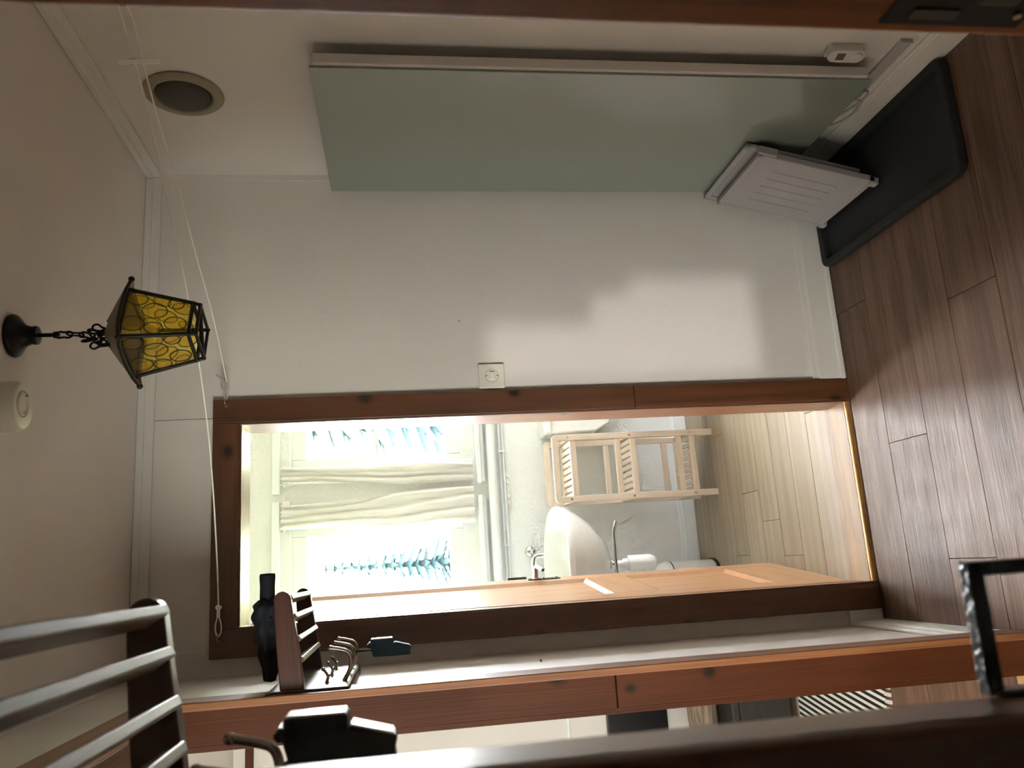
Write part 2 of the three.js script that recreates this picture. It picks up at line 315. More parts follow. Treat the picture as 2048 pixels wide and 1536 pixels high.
// ---------------------------------------------------------------- the doorway of the picture: two jambs, bar and lock case
const ff = struct('door_frame_front', [0.34, 0, 2.08]);
part('jamb', B(XL, 0.1165, 0, 2.04, 2.048, 2.112, 0.012, 'y', [0.3, 0.1]), M.jamb, ff);
part('jamb', B(0.566, 0.70, 0, 2.04, 2.048, 2.112, 0.006, 'y', [0.8, 0.02]), M.jambRight, ff);
part('head', B(0.1165, 0.566, 2.0, 2.04, 2.048, 2.112, 0.004, 'x'), M.jamb, ff);
{
  const t = thing('door_pull', 'black square steel bar loop standing out from the dark wooden jamb', 'handle', [0.1165, 1.08, 2.055]);
  const z0 = 2.050, z1 = 2.060, w = 0.0105;
  part('top_arm', B(0.1165, 0.1935, 1.187 - w, 1.187, z0, z1, 0.0015), M.blackSteel, t);
  part('grip', B(0.185, 0.1938, 1.03, 1.1865, z0, z1, 0.0015), M.blackSteel, t);
  part('mount_strip', B(0.1165, 0.1205, 1.01, 1.184, z0, z1 + 0.004, 0.001), M.blackSteel, t);
  part('bottom_arm', B(0.1165, 0.1935, 1.02, 1.03, z0, z1, 0.0015), M.blackSteel, t);
}
{
  const t = thing('lock_case', 'black metal lock case on the wooden door post', 'lock', [0.58, 1.13, 2.08]);
  part('case', B(0.582, 0.66, 1.068, 1.172, 2.112, 2.128, 0.002), M.lockBlack, t);
  part('strike_plate', B(0.5635, 0.566, 1.074, 1.181, 2.062, 2.116, 0.0008), M.lockBlack, t);
  part('lip', B(0.5625, 0.583, 1.068, 1.172, 2.112, 2.128, 0.001), M.lockBlack, t);
  part('latch_slot', B(0.5622, 0.5645, 1.13, 1.165, 2.070, 2.080, 0.0005), M.lead, t);
  part('latch_tongue', B(0.559, 0.5635, 1.098, 1.126, 2.09, 2.1, 0.001), M.lead, t);
  part('screw', rod([0.5605, 1.086, 2.078], [0.5635, 1.086, 2.078], 0.003), M.nickel, t);
}

// ---------------------------------------------------------------- ceiling and walls of the hall
{ // lantern
  const cx = 0.728, cz = 0.82;
  const t = thing('hanging_lantern', 'wrought iron ceiling lantern with amber bullseye glass panes', 'lantern', [cx, 1.92, cz], null, true);
  const Y = (y) => y - 1.92;
  part('canopy', lathe([[0, Y(2.2935)], [0.043, Y(2.2935)], [0.0445, Y(2.290)], [0.043, Y(2.284)], [0.034, Y(2.277)], [0.023, Y(2.268)], [0.0185, Y(2.256)], [0.0195, Y(2.248)], [0.0185, Y(2.244)], [0.012, Y(2.2435)], [0, Y(2.2435)]]), M.iron, t);
  part('stem', [rod([0, Y(2.25), 0], [0, Y(2.206), 0], 0.0042), lathe([[0, Y(2.214)], [0.007, Y(2.214)], [0.0075, Y(2.204)], [0, Y(2.203)]], 12)], M.iron, t);
  const link = () => new THREE.TubeGeometry(new THREE.CatmullRomCurve3([V(0.007, 0.011, 0), V(0, 0.016, 0), V(-0.007, 0.011, 0), V(-0.006, 0, 0), V(-0.007, -0.011, 0), V(0, -0.016, 0), V(0.007, -0.011, 0), V(0.006, 0, 0)], true), 28, 0.0023, 6, true);
  const lk = [[0, 2.194, 0, 15, 0], [0.0, 2.172, 0.002, 100, 12], [-0.002, 2.150, 0, 30, -15], [0.004, 2.132, 0.0, 110, 25], [-0.016, 2.14, 0.012, 60, 50], [-0.026, 2.122, 0.014, 10, 20], [-0.03, 2.104, 0.022, 90, -10], [0.012, 2.128, -0.004, 20, -35], [-0.012, 2.126, 0.02, 140, 70]];
  for (const [x, y, z, a, b] of lk) part('chain_link', link().rotateZ(R(b)).rotateY(R(a)).translate(x, Y(y), z), M.iron, t);
  part('top_eye', [new THREE.TorusGeometry(0.009, 0.0024, 6, 18).translate(0, Y(2.117), 0), ball([0, Y(2.106), 0], 0.006)], M.iron, t);
  // square body turned so that an edge comes forward
  const rot = Math.atan2(-0.048, 0.11) + R(3); // one corner points to the door of the picture
  const corner = (r, y, k) => { const a = rot + k * Math.PI / 2; return V(r * Math.sin(a), Y(y), r * Math.cos(a)); };
  const RT = 0.090, RB = 0.060, YT = 2.062, YB = 1.937, RE = 0.1115;
  // roof: shallow pyramid with down-turned corners
  {
    const pos = [], N = 8, pt = (k, i, j) => { // k side, i from apex to eave, j along the side
      const f = i / N, r = 0.012 + (RE - 0.012) * f, y = 2.112 - 0.048 * Math.pow(f, 1.25);
      const a = corner(r, y, k), b = corner(r, y, k + 1), p = a.lerp(b, j / N), e = Math.abs(j / N - 0.5) * 2; p.y -= 0.009 * f * Math.pow(e, 3) * f; return p;
    };
    const quad = (a, b, c, d) => pos.push(...[a, b, c, a, c, d].flatMap((p) => p.toArray()));
    const dn = (p) => { p.y -= 0.005; return p; };
    for (let k = 0; k < 4; k++) for (let i = 0; i < N; i++) for (let j = 0; j < N; j++) {
      quad(pt(k, i, j), pt(k, i + 1, j), pt(k, i + 1, j + 1), pt(k, i, j + 1));
      quad(dn(pt(k, i, j)), dn(pt(k, i, j + 1)), dn(pt(k, i + 1, j + 1)), dn(pt(k, i + 1, j)));
      if (i === N - 1) quad(pt(k, N, j), dn(pt(k, N, j)), dn(pt(k, N, j + 1)), pt(k, N, j + 1));
    }
    const g = new THREE.BufferGeometry(); g.setAttribute('position', new THREE.Float32BufferAttribute(pos, 3)); g.computeVertexNormals();
    part('roof', g, M.roof, t);
    const rims = []; for (let k = 0; k < 4; k++) { const a = pt(k, N, 0), b = pt(k, N, N); for (let q = 0; q < 6; q++) { const p = pt(k, N, q * N / 6), p2 = pt(k, N, (q + 1) * N / 6); rims.push(rod(p.toArray(), p2.toArray(), 0.0035, 0.0035, 6)); } rims.push(ball(a.toArray(), 0.0065, 8), rod(pt(k, 1, 0).toArray(), pt(k, N, 0).toArray(), 0.0026, 0.004, 6)); }
    part('roof_rim', rims, M.lead, t);
  }
  const bars = [];
  for (let k = 0; k < 4; k++) {
    bars.push(rod(corner(RT, YT, k).toArray(), corner(RB, YB, k).toArray(), 0.0046, 0.0042, 6));
    for (const [r, y, w] of [[RT, YT, 0.004], [RB, YB, 0.0042], [RB * 0.93, YB - 0.014, 0.0036]]) bars.push(rod(corner(r, y, k).toArray(), corner(r, y, k + 1).toArray(), w, w, 6));
    bars.push(rod(corner(RB, YB, k).toArray(), corner(RB * 0.93, YB - 0.014, k).toArray(), 0.004, 0.004, 6), ball(corner(RB * 0.93, YB - 0.014, k).toArray(), 0.005, 8), ball(corner(RB, YB, k).toArray(), 0.005, 8));
  }
  const bx = new THREE.BoxGeometry(1, 1, 1);
  part('frame', bars, M.lead, t);
  part('bottom_bar', rod(corner(RB * 0.93, YB - 0.014, 1).toArray(), corner(RB * 0.93, YB - 0.014, 3).toArray(), 0.003, 0.003, 6), M.lead, t);
  for (let k = 0; k < 4; k++) {
    const a = corner(RT, YT - 0.003, k), b = corner(RT, YT - 0.003, k + 1), c = corner(RB, YB + 0.003, k + 1), d = corner(RB, YB + 0.003, k);
    const n = b.clone().sub(a).cross(d.clone().sub(a)).normalize(); if (n.dot(V(a.x + b.x, 0, a.z + b.z)) < 0) n.negate();
    const at = (u, v) => a.clone().lerp(b, u).lerp(d.clone().lerp(c, u), v);
    const pos = [], h = n.clone().multiplyScalar(0.0008), q = (p1, p2, p3, p4) => pos.push(...[p1, p2, p3, p1, p3, p4].flatMap((p) => p.toArray()));
    const A = [a, b, c, d].map((p) => p.clone().add(h));
    q(A[0], A[1], A[2], A[3]);
    const g = new THREE.BufferGeometry(); g.setAttribute('position', new THREE.Float32BufferAttribute(pos, 3)); g.computeVertexNormals();
    const pane = part('pane', g, M.amber, t);
    const basis = new THREE.Matrix4().makeBasis(b.clone().sub(a).normalize(), n.clone().cross(b.clone().sub(a).normalize()), n);
    const spots = [[0.27, 0.14, 1], [0.17, 0.48, 0.78], [0.3, 0.8, 0.95], [0.6, 0.45, 1.05], [0.82, 0.15, 0.85], [0.85, 0.76, 0.7]];
    for (const [u, v, s] of spots) {
      const w = b.distanceTo(a) * (1 - v) + c.distanceTo(d) * v, r = 0.0235 * s * (0.8 + 0.2 * w / 0.14);
      const g2 = lathe([[0.0001, 0.0034], [0.0025, 0.0032], [0.0042, 0.0016], [0.008, 0.0009], [0.013, 0.0016], [0.0175, 0.0026], [0.0195, 0.0008]], 28);
      g2.rotateX(Math.PI / 2); g2.scale(r / 0.0195 * 0.82, r / 0.0195, 1); g2.applyMatrix4(basis); g2.translate(...at(u, v).addScaledVector(n, 0.001).toArray());
      part('bullseye', g2, M.bullseye, pane);
      // the dark lead ring round it belongs to the pane's leading
      const ring = new THREE.TorusGeometry(r * 1.0, 0.0011, 5, 30); ring.scale(0.84, 1, 1); ring.applyMatrix4(basis); ring.translate(...at(u, v).addScaledVector(n, 0.0018).toArray());
      part('lead_ring', ring, M.lead, pane);
    }
  }
  part('lamp_socket', [rod([0, Y(2.09), 0], [0, Y(2.05), 0], 0.013), ball([0, Y(2.028), 0], 0.017, 14)], M.plasticWarm, t);
}
{ // smoke alarm
  const t = thing('smoke_alarm', 'round cream smoke alarm on the ceiling', 'smoke alarm', [0.57, H, 0.868], null, true); t.scale.y = 1.35;
  part('base', lathe([[0, 0], [0.052, 0], [0.053, -0.006], [0.051, -0.011], [0, -0.011]], 40), M.plasticWarm, t);
  part('body', lathe([[0, -0.011], [0.0485, -0.011], [0.050, -0.016], [0.0495, -0.030], [0.046, -0.037], [0.04, -0.039], [0, -0.039]], 40), M.plasticWarm, t);
  part('test_button', lathe([[0.0215, -0.0385], [0.0215, -0.041], [0.0195, -0.041], [0.0195, -0.0385]], 32).translate(0.004, 0, 0.004), M.plasticWarm, t);
  part('groove', lathe([[0.0265, -0.0388], [0.0262, -0.0398], [0.0250, -0.0398], [0.0248, -0.0388]], 32).translate(0.004, 0, 0.004), plain(0xa89d88, 0.6), t);
  part('indicator_light', ball([0.023, -0.0395, -0.006], 0.0028), M.darkPlastic, t);
}
{ // round vent
  const t = thing('round_vent', 'round beige air vent with a dark dished middle high on the wall', 'vent', [XR, 2.066, 0.468], null, true);
  const turn = (g) => g.rotateZ(Math.PI / 2);
  part('ring', turn(lathe([[0.071, 0.0005], [0.102, 0.0005], [0.104, 0.003], [0.100, 0.007], [0.086, 0.012], [0.078, 0.012], [0.075, 0.008], [0.073, 0.002]], 48)), M.ventRing, t);
  part('dish', turn(lathe([[0, 0.020], [0.034, 0.0185], [0.056, 0.015], [0.067, 0.010], [0.071, 0.004], [0.071, 0.0006]], 48)), M.ventDark, t);
}
{ // clothes lines, their hooks and the peg
  const anchor = [1.503, 2.118, 0.834];
  const A = [[1.503, 2.118, 0.832], [1.487, 2.115, 0.823], [1.391, 2.094, 0.768], [1.236, 2.070, 0.68], [1.041, 2.046, 0.57], [0.922, 2.034, 0.502], [0.775, 2.024, 0.419], [0.62, 2.019, 0.331], [0.483, 2.021, 0.253], [0.275, 2.031, 0.135], [0.150, 2.040, 0.063]];
  const t = thing('clothesline', 'white cord with a tied loop at the left corner of the door frame', 'cord', [0.09, 2.04, 0.03]);
  part('cord', tube(A, 0.0022, false, 90, 7), M.cord, t);
  part('knot', [tube([[0.152, 2.040, 0.064], [0.145, 2.046, 0.066], [0.138, 2.040, 0.064], [0.145, 2.033, 0.064], [0.150, 2.040, 0.066]], 0.0025, true), rod([0.148, 2.040, 0.062], [0.118, 2.043, 0.05], 0.0045, 0.005)], M.cord, t);
  part('loop', tube([[0.120, 2.043, 0.05], [0.10, 2.051, 0.043], [0.075, 2.052, 0.036], [0.063, 2.046, 0.034], [0.075, 2.038, 0.036], [0.10, 2.037, 0.043]], 0.002, true, 40), M.cord, t);
  const Bp = [[1.503, 2.102, 0.836], [1.49, 2.094, 0.819], [1.406, 2.087, 0.727], [1.302, 2.075, 0.613], [1.233, 2.063, 0.537], [1.102, 2.050, 0.394], [0.945, 2.032, 0.221], [0.800, 2.026, 0.063]];
  const t2 = thing('clothesline', 'white cord tied to the hook at the right corner of the door frame', 'cord', [0.78, 2.03, 0.03]);
  part('cord', tube(Bp, 0.002, false, 70, 7), M.cord, t2);
  part('knot', [tube([[0.800, 2.026, 0.063], [0.806, 2.036, 0.06], [0.796, 2.044, 0.052], [0.782, 2.04, 0.05], [0.786, 2.03, 0.052], [0.798, 2.03, 0.058]], 0.0026, true), tube([[0.80, 2.03, 0.06], [0.815, 2.046, 0.062], [0.823, 2.058, 0.062]], 0.002), tube([[0.795, 2.034, 0.056], [0.77, 2.038, 0.045], [0.752, 2.034, 0.035], [0.765, 2.028, 0.038], [0.792, 2.032, 0.054]], 0.0022, true, 30)], M.plasticGrey, t2);
  const mk = (x, y, label) => { const h = thing('screw_hook', label, 'hook', [x, y, 0.02]); part('hook', [tube([[x, y, 0.018], [x, y, 0.03], [x + 0.004, y + 0.001, 0.040], [x + 0.014, y + 0.001, 0.042], [x + 0.02, y, 0.036]], 0.0022, false, 24)], M.nickel, h); part('collar', rod([x, y, 0.019], [x, y, 0.023], 0.005), M.nickel, h); };
  mk(0.735, 2.034, 'small metal hook screwed into the right end of the door lintel');
  mk(0.05, 2.046, 'small metal hook screwed into the left end of the door lintel');
  const h = thing('screw_hook', 'small metal hook on the right wall holding both cords', 'hook', [XR, 2.114, 0.838]);
  part('hook', tube([[XR, 2.114, 0.838], [1.5, 2.114, 0.838], [1.495, 2.108, 0.836], [1.498, 2.1, 0.836], [1.505, 2.104, 0.838]], 0.0022), M.nickel, h);
}
{ // peg
  const t = thing('clothes_peg', 'white plastic clothes peg clipped on the cord', 'clothes peg', [1.397, 2.085, 0.772], null, true);
  const leg = (s) => { const g = mergeGeometries([B(-0.0065, 0.0065, -0.044, 0.005, -0.0035, 0.0035, 0.0015), B(-0.006, 0.006, 0, 0.046, -0.003, 0.003, 0.0015).translate(0, 0, s * 0.0025)]); g.translate(0, 0, s * 0.0042); return g; };
  part('leg', leg(1), M.cord, t); part('leg', leg(-1), M.cord, t);
  part('spring', [new THREE.TorusGeometry(0.0045, 0.0012, 6, 16).rotateY(Math.PI / 2).translate(0, 0.004, 0), rod([-0.007, 0.004, 0], [0.007, 0.004, 0], 0.0012), rod([0.0055, 0.004, 0.008], [0.0055, 0.018, 0.008], 0.001), B(-0.007, 0.007, 0.016, 0.018, 0.0065, 0.009)], M.darkPlastic, t);
  t.rotation.set(0, R(-34), R(3));
}
{ // heater panel
  const t = thing('glass_heater', 'tall pale green glass panel heater on the right wall', 'heater', [1.475, 0.9, 0.37]);
  part('glass_front', B(1.436, 1.442, 0.205, 1.711, 0.036, 0.706, 0.0015, 'y'), M.glassPanel, t);
  part('back_body', B(1.443, 1.472, 0.222, 1.703, 0.05, 0.716, 0.003), M.bodyWhite, t);
  for (const y of [0.45, 1.4]) part('wall_bracket', B(1.472, XR - 0.0012, y, y + 0.07, 0.2, 0.5, 0.002), M.bodyWhite, t);
  const c = thing('power_cable', 'pale looped cable hanging below the glass heater', 'cable', [1.46, 0.2, 0.5]);
  part('cable', tube([[1.46, 0.2175, 0.56], [1.462, 0.19, 0.575], [1.462, 0.155, 0.565], [1.462, 0.140, 0.52], [1.462, 0.150, 0.47], [1.46, 0.178, 0.44], [1.46, 0.196, 0.46], [1.462, 0.166, 0.52], [1.466, 0.148, 0.575], [1.478, 0.142, 0.59], [1.492, 0.147, 0.57]], 0.0033, false, 80, 8), M.plasticGrey, c);
  const d = thing('cable_duct', 'white plastic cable channel running along the wall above the baseboard', 'cable duct', [1.503, 0.147, 0.65]);
  part('channel', B(1.497, XR, 0.130, 0.164, 0.53, 0.786, 0.002, 'z'), M.plasticGrey, d);
  part('end_cap', B(1.4965, XR, 0.129, 0.165, 0.784, 0.79, 0.001, 'z'), M.plasticGrey, d);
  const th = thing('thermostat', 'small white thermostat with a grey screen beside the glass heater', 'thermostat', [1.492, 0.3, 0.745], null, true);
  // rounded body whose face looks into the hall
  const sh = new THREE.Shape(); const w = 0.018, h = 0.05; sh.moveTo(-w, -h + w); sh.absarc(0, -h + w, w, Math.PI, 0, false); sh.lineTo(w, h - 0.02); sh.absarc(w - 0.02, h - 0.02, 0.02, 0, Math.PI / 2, false); sh.lineTo(-w + 0.02, h); sh.absarc(-w + 0.02, h - 0.02, 0.02, Math.PI / 2, Math.PI, false);
  part('body', new THREE.ExtrudeGeometry(sh, { depth: 0.012, bevelEnabled: true, bevelSize: 0.003, bevelThickness: 0.003, bevelSegments: 2, curveSegments: 10 }), M.bodyWhite, th);
  part('screen', B(-0.011, 0.011, 0.006, 0.030, 0.0142, 0.0160, 0.0005), M.screen, th);
  part('dial', lathe([[0, 0.007], [0.014, 0.007], [0.0155, 0.004], [0.016, 0]], 28).rotateX(Math.PI / 2).translate(0, -0.028, 0.0145), M.bodyWhite, th);
  part('back_plate', B(-0.02, 0.02, -0.05, 0.05, -0.014, -0.002, 0.002), M.bodyWhite, th);
  th.rotation.y = R(-78);
}
{ // light switch
  const t = thing('light_switch', 'cream square light switch on the wall beside the door frame', 'switch', [0.806, 1.217, 0], null, true);
  part('plate', B(-0.041, 0.041, -0.0425, 0.0425, 0, 0.009, 0.004), M.plasticWarm, t);
  part('ring', new THREE.TorusGeometry(0.0215, 0.0009, 6, 36).translate(0, -0.001, 0.009), plain(0xb8b2a2, 0.5), t);
  part('rocker', B(-0.014, 0.014, -0.009, 0.008, 0.006, 0.014, 0.003).rotateX(R(7)), M.plasticWhite, t);
  for (const s of [1, -1]) part('screw', rod([0.001, s * 0.0175 - 0.001, 0.008], [0.001, s * 0.0175 - 0.001, 0.0096], 0.0021), M.darkPlastic, t);
}
{ const t = thing('nail', 'tiny dark nail head in the blank back wall', 'nail', [0.995, 1.312, 0]); part('head', rod([0.995, 1.312, -0.002], [0.995, 1.312, 0.002], 0.002), M.darkPlastic, t); }
{ const t = thing('nail', 'tiny bent nail in the white strip of wall by the coat rack', 'nail', [XL, 1.16, 0.27]); part('head', rod([XL - 0.002, 1.16, 0.27], [XL + 0.006, 1.163, 0.27], 0.002), M.darkPlastic, t); }

// ---------------------------------------------------------------- tray and step stool
{
  const t = thing('boot_tray', 'black rubber boot tray on the floor along the right wall', 'tray', [1.32, 0, 0.38]);
  const rect = (s, x0, x1, z0, z1, r) => { s.moveTo(x0 + r, z0); s.lineTo(x1 - r, z0); s.absarc(x1 - r, z0 + r, r, -Math.PI / 2, 0, false); s.lineTo(x1, z1 - r); s.absarc(x1 - r, z1 - r, r, 0, Math.PI / 2, false); s.lineTo(x0 + r, z1); s.absarc(x0 + r, z1 - r, r, Math.PI / 2, Math.PI, false); s.lineTo(x0, z0 + r); s.absarc(x0 + r, z0 + r, r, Math.PI, Math.PI * 1.5, false); return s; };
  const s = rect(new THREE.Shape(), 1.153, 1.491, -0.742, -0.024, 0.03); s.holes.push(rect(new THREE.Path(), 1.170, 1.474, -0.725, -0.041, 0.022));
  part('rim', new THREE.ExtrudeGeometry(s, { depth: 0.02, bevelEnabled: true, bevelSize: 0.004, bevelThickness: 0.004, bevelSegments: 2, curveSegments: 8 }).rotateX(-Math.PI / 2).translate(0, 0.004, 0), M.rubber, t);
  const b = rect(new THREE.Shape(), 1.16, 1.484, -0.735, -0.031, 0.026);
  part('base', new THREE.ExtrudeGeometry(b, { depth: 0.006, bevelEnabled: false, curveSegments: 8 }).rotateX(-Math.PI / 2).translate(0, 0.001, 0), M.rubber, t);
}
{
  const t = thing('step_stool', 'folded grey plastic step stool leaning against the glass heater', 'step stool', [1.306, 0.016, 0.221], null, true);
  M.stool = plain(0xa8a5a6, 0.55);
  const w = 0.172, h = 0.396;
  part('tread', [B(-w + 0.012, w - 0.012, 0.022, h - 0.014, 0, 0.012, 0.003)], M.stool, t);
  part('border', [B(-w, -w + 0.018, 0.012, h - 0.004, -0.006, 0.016, 0.004), B(w - 0.018, w, 0.012, h - 0.004, -0.006, 0.016, 0.004), B(-w, w, 0.012, 0.034, -0.006, 0.016, 0.004), B(-w, w, h - 0.024, h - 0.004, -0.006, 0.016, 0.004)], M.stool, t);
  for (let k = 0; k < 5; k++) { const x = -0.092 + k * 0.046; part('rib', B(x - 0.003, x + 0.003, 0.095, h - 0.085, 0.010, 0.0148, 0.002), M.stool, t); }
  for (const s of [-1, 1]) part('foot', B(s * w - s * 0.002, s * (w - 0.028), -0.001, 0.02, -0.004, 0.018, 0.003), M.stool, t);
  for (const s of [1]) part('hinge_lug', B(s * (w - 0.004), s * (w + 0.008), h - 0.06, h + 0.0, -0.014, 0.012, 0.003), M.stool, t);
  // folded leg frame behind, a little higher and shifted towards the corner
  const x0 = -0.205, x1 = 0.16, y0 = 0.055, y1 = 0.432, f = 0.022;
  part('leg_frame', [B(x0, x0 + f, y0, y1, -0.028, -0.012, 0.006), B(x1 - f, x1, y0, y1, -0.028, -0.012, 0.006), B(x0, x1, y1 - f, y1, -0.028, -0.012, 0.006), B(x0 + 0.0, x1, y0, y0 + 0.03, -0.028, -0.012, 0.008)], M.stool, t);
  part('leg_web', B(x0 + f, x1 - f, y0 + 0.03, y1 - f, -0.025, -0.02, 0.001), M.stool, t);
  t.rotation.set(-Math.atan(0.093 / 0.385), -Math.PI / 2, 0, 'YXZ');
}

// ---------------------------------------------------------------- coat racks with what is on them
function coatRack(label, zc, group) {
  const t = thing('coat_rack', label, 'coat rack', [XL, 1.66, zc], group, true); // local: x out of the wall, y up, z along it
  const y = (v) => v - 1.66;
  const L = 0.22;
  { // back board with a rounded nose
    const s = new THREE.Shape(); s.moveTo(0, 0); s.lineTo(0.012, 0); s.quadraticCurveTo(0.021, 0, 0.021, 0.010); s.lineTo(0.021, 0.165); s.quadraticCurveTo(0.021, 0.178, 0.010, 0.178); s.lineTo(0, 0.178);
    const g = new THREE.ExtrudeGeometry(s, { depth: 2 * L, bevelEnabled: true, bevelSize: 0.003, bevelThickness: 0.003, bevelSegments: 2, curveSegments: 5 }); g.translate(0, y(1.646), -L);
    part('back_board', uvBox(g, 'z'), M.rackWood, t);
  }
  for (const s of [-1, 1]) {
    const p = new THREE.Shape();
    p.moveTo(0.02, y(1.745)); p.lineTo(0.02, y(1.791)); p.bezierCurveTo(0.08, y(1.797), 0.15, y(1.803), 0.214, y(1.805)); p.absarc(0.214, y(1.789), 0.016, Math.PI / 2, -Math.PI / 2, true); p.bezierCurveTo(0.16, y(1.766), 0.09, y(1.752), 0.02, y(1.745));
    const g = new THREE.ExtrudeGeometry(p, { depth: 0.018, bevelEnabled: true, bevelSize: 0.003, bevelThickness: 0.003, bevelSegments: 2, curveSegments: 10 }); g.translate(0, 0, s * (L - 0.022) - 0.009);
    part('side_panel', uvBox(g, 'x'), M.rackWood, t);
  }
  for (const [x, yy, a] of [[0.214, 1.781, -12], [0.172, 1.772, -14], [0.124, 1.764, -10], [0.080, 1.758, -6]]) {
    const g = B(-0.0065, 0.0065, -0.0135, 0.0135, -L + 0.027, L - 0.027, 0.003, 'z'); g.rotateZ(R(-a + 20)); g.translate(x, y(yy), 0);
    part('slat', g, M.slatWood, t);
  }
  for (const z of [-0.13, 0, 0.13]) {
    const k = part('hook', [tube([[0.022, y(1.664), z], [0.046, y(1.650), z], [0.070, y(1.646), z], [0.086, y(1.652), z], [0.093, y(1.668), z], [0.098, y(1.690), z]], 0.005, false, 30, 8), ball([0.098, y(1.692), z], 0.0062),
      B(0.020, 0.025, y(1.655), y(1.712), z - 0.008, z + 0.008, 0.002)], M.nickel, t);
    part('upper_prong', [tube([[0.022, y(1.703), z - 0.012], [0.036, y(1.698), z - 0.006], [0.04, y(1.697), z], [0.036, y(1.698), z + 0.006], [0.022, y(1.703), z + 0.012]], 0.003, false, 20, 7), tube([[0.022, y(1.70), z], [0.04, y(1.70), z], [0.052, y(1.708), z]], 0.003), ball([0.053, y(1.709), z], 0.0045)], M.nickel, k);
  }
  return t;
}
coatRack('dark wooden slatted coat rack by the bathroom door, with a navy umbrella on it', 0.402, 'slatted wooden coat racks');
coatRack('dark wooden slatted coat rack close up, its slats running out of the picture', 1.795, 'slatted wooden coat racks').position.x += 0.016;
{ // folded umbrella
  const t = thing('folded_umbrella', 'navy folded umbrella lying on the wooden coat rack', 'umbrella', [0.07, 1.838, 0.45], null, true);
  const N = 40, K = 26, pos = [], idx = [];
  for (let i = 0; i <= N; i++) for (let k = 0; k < K; k++) { // ruffled folded canopy along x
    const f = i / N, x = -0.09 + 0.185 * f, a = k / K * Math.PI * 2;
    const base = 0.008 + 0.026 * Math.pow(Math.sin(Math.PI * Math.min(1, 0.08 + f * 0.62)), 0.8) * (0.55 + 0.6 * f) * (f > 0.93 ? 1 - (f - 0.93) * 7 : 1);
    const r = base * (1 + 0.17 * Math.sin(a * 5 + f * 3) + 0.13 * Math.sin(a * 8 - f * 22) + 0.14 * (vn(f * 9, k * 0.4, 64, 64, 5) - 0.5));
    pos.push(x, r * Math.cos(a) * 0.95 + 0.006 * f, r * Math.sin(a) * 1.2);
  }
  for (let i = 0; i < N; i++) for (let k = 0; k < K; k++) { const a = i * K + k, b = i * K + (k + 1) % K, c = a + K, d = b + K; idx.push(a, b, c, b, d, c); }
  const c0 = pos.length / 3; pos.push(-0.094, 0, 0, 0.1, 0.006, 0); for (let k = 0; k < K; k++) { idx.push(c0, (k + 1) % K, k, c0 + 1, N * K + k, N * K + (k + 1) % K); }
  const g = new THREE.BufferGeometry(); g.setAttribute('position', new THREE.Float32BufferAttribute(pos, 3)); g.setIndex(idx); g.computeVertexNormals();
  part('canopy', g, M.navy, t);
  part('handle', [lathe([[0, 0.085], [0.010, 0.085], [0.017, 0.092], [0.018, 0.10], [0.0175, 0.125], [0.019, 0.15], [0.0175, 0.156], [0, 0.157]], 20).rotateZ(-Math.PI / 2).translate(0, 0.008, 0)], M.navy, t);
  part('tie_band', new THREE.TorusGeometry(0.029, 0.003, 6, 30).rotateY(Math.PI / 2).scale(1.8, 1, 1.15).translate(0.052, 0.004, 0), M.navy, t);
}
function pouch(label, pos, turn, mat, strapTo, edge2) {
  const t = thing('hanging_pouch', label, 'pouch', pos, null, true); // local: x to the hall, y up, z depth
  const D = 0.02;
  const body = new THREE.Shape(); body.moveTo(-0.020, 0.036); body.lineTo(0.012, 0.046); body.lineTo(0.008, 0.0); body.lineTo(-0.006, -0.052); body.lineTo(-0.020, -0.055); body.lineTo(-0.021, -0.02);
  const ex = (s, d, r = 0.002) => new THREE.ExtrudeGeometry(s, { depth: d - 2 * r, bevelEnabled: true, bevelSize: r, bevelThickness: r, bevelSegments: 2 }).translate(0, 0, -d / 2 + r);
  part('body', ex(body, 2 * D), mat, t);
  const f1 = B(0.004, 0.021, -0.014, 0.044, -D, D, 0.003);
  const flap = part('front_case', f1, mat, t);
  part('edge_band', B(0.0195, 0.0225, -0.012, 0.042, -D + 0.002, D - 0.002, 0.001), M.edgeSheenGrey, flap);  // pale colour stands in for window light reflected on the glossy side
  const f2 = B(-0.006, 0.012, -0.058, -0.012, -D + 0.001, D - 0.001, 0.003).rotateZ(R(-15)).translate(0.002, 0, 0);
  const low = part('lower_case', f2, mat, t);
  part('edge_band', B(0.0105, 0.0135, -0.054, -0.014, -D + 0.003, D - 0.003, 0.001).rotateZ(R(-15)).translate(0.002, 0, 0), edge2, low);
  part('buckle', [rod([0.004, 0.05, -0.006], [0.004, 0.05, 0.006], 0.004), B(-0.002, 0.010, 0.043, 0.052, -0.005, 0.005, 0.002)], M.lead, t);
  part('strap', strapTo.map(([a, b]) => tube([a, [(a[0] + b[0]) / 2, (a[1] + b[1]) / 2 + 0.001, (a[2] + b[2]) / 2], b], 0.0024, false, 12, 6)), mat, t);
  t.rotation.y = turn; return t;
}
pouch('dark blue folded pouch hanging from a hook of the coat rack by the bathroom door', [0.026, 1.565, 0.325], 0, M.navyPad, [[[-0.006, 0.04, 0.004], [-0.004, 0.085, 0.006]], [[-0.006, 0.04, -0.004], [-0.008, 0.085, -0.002]]], M.navyPad);
pouch('black folded pouch with side edges coloured pale as reflected window light hanging in front of the left doorway', [0.066, 1.592, 1.70], 0, M.blackPad, [[[-0.016, 0.036, 0.004], [-0.035, 0.066, 0.03]], [[-0.016, 0.036, -0.004], [-0.035, 0.066, 0.03]]], M.edgeSheenGreen);

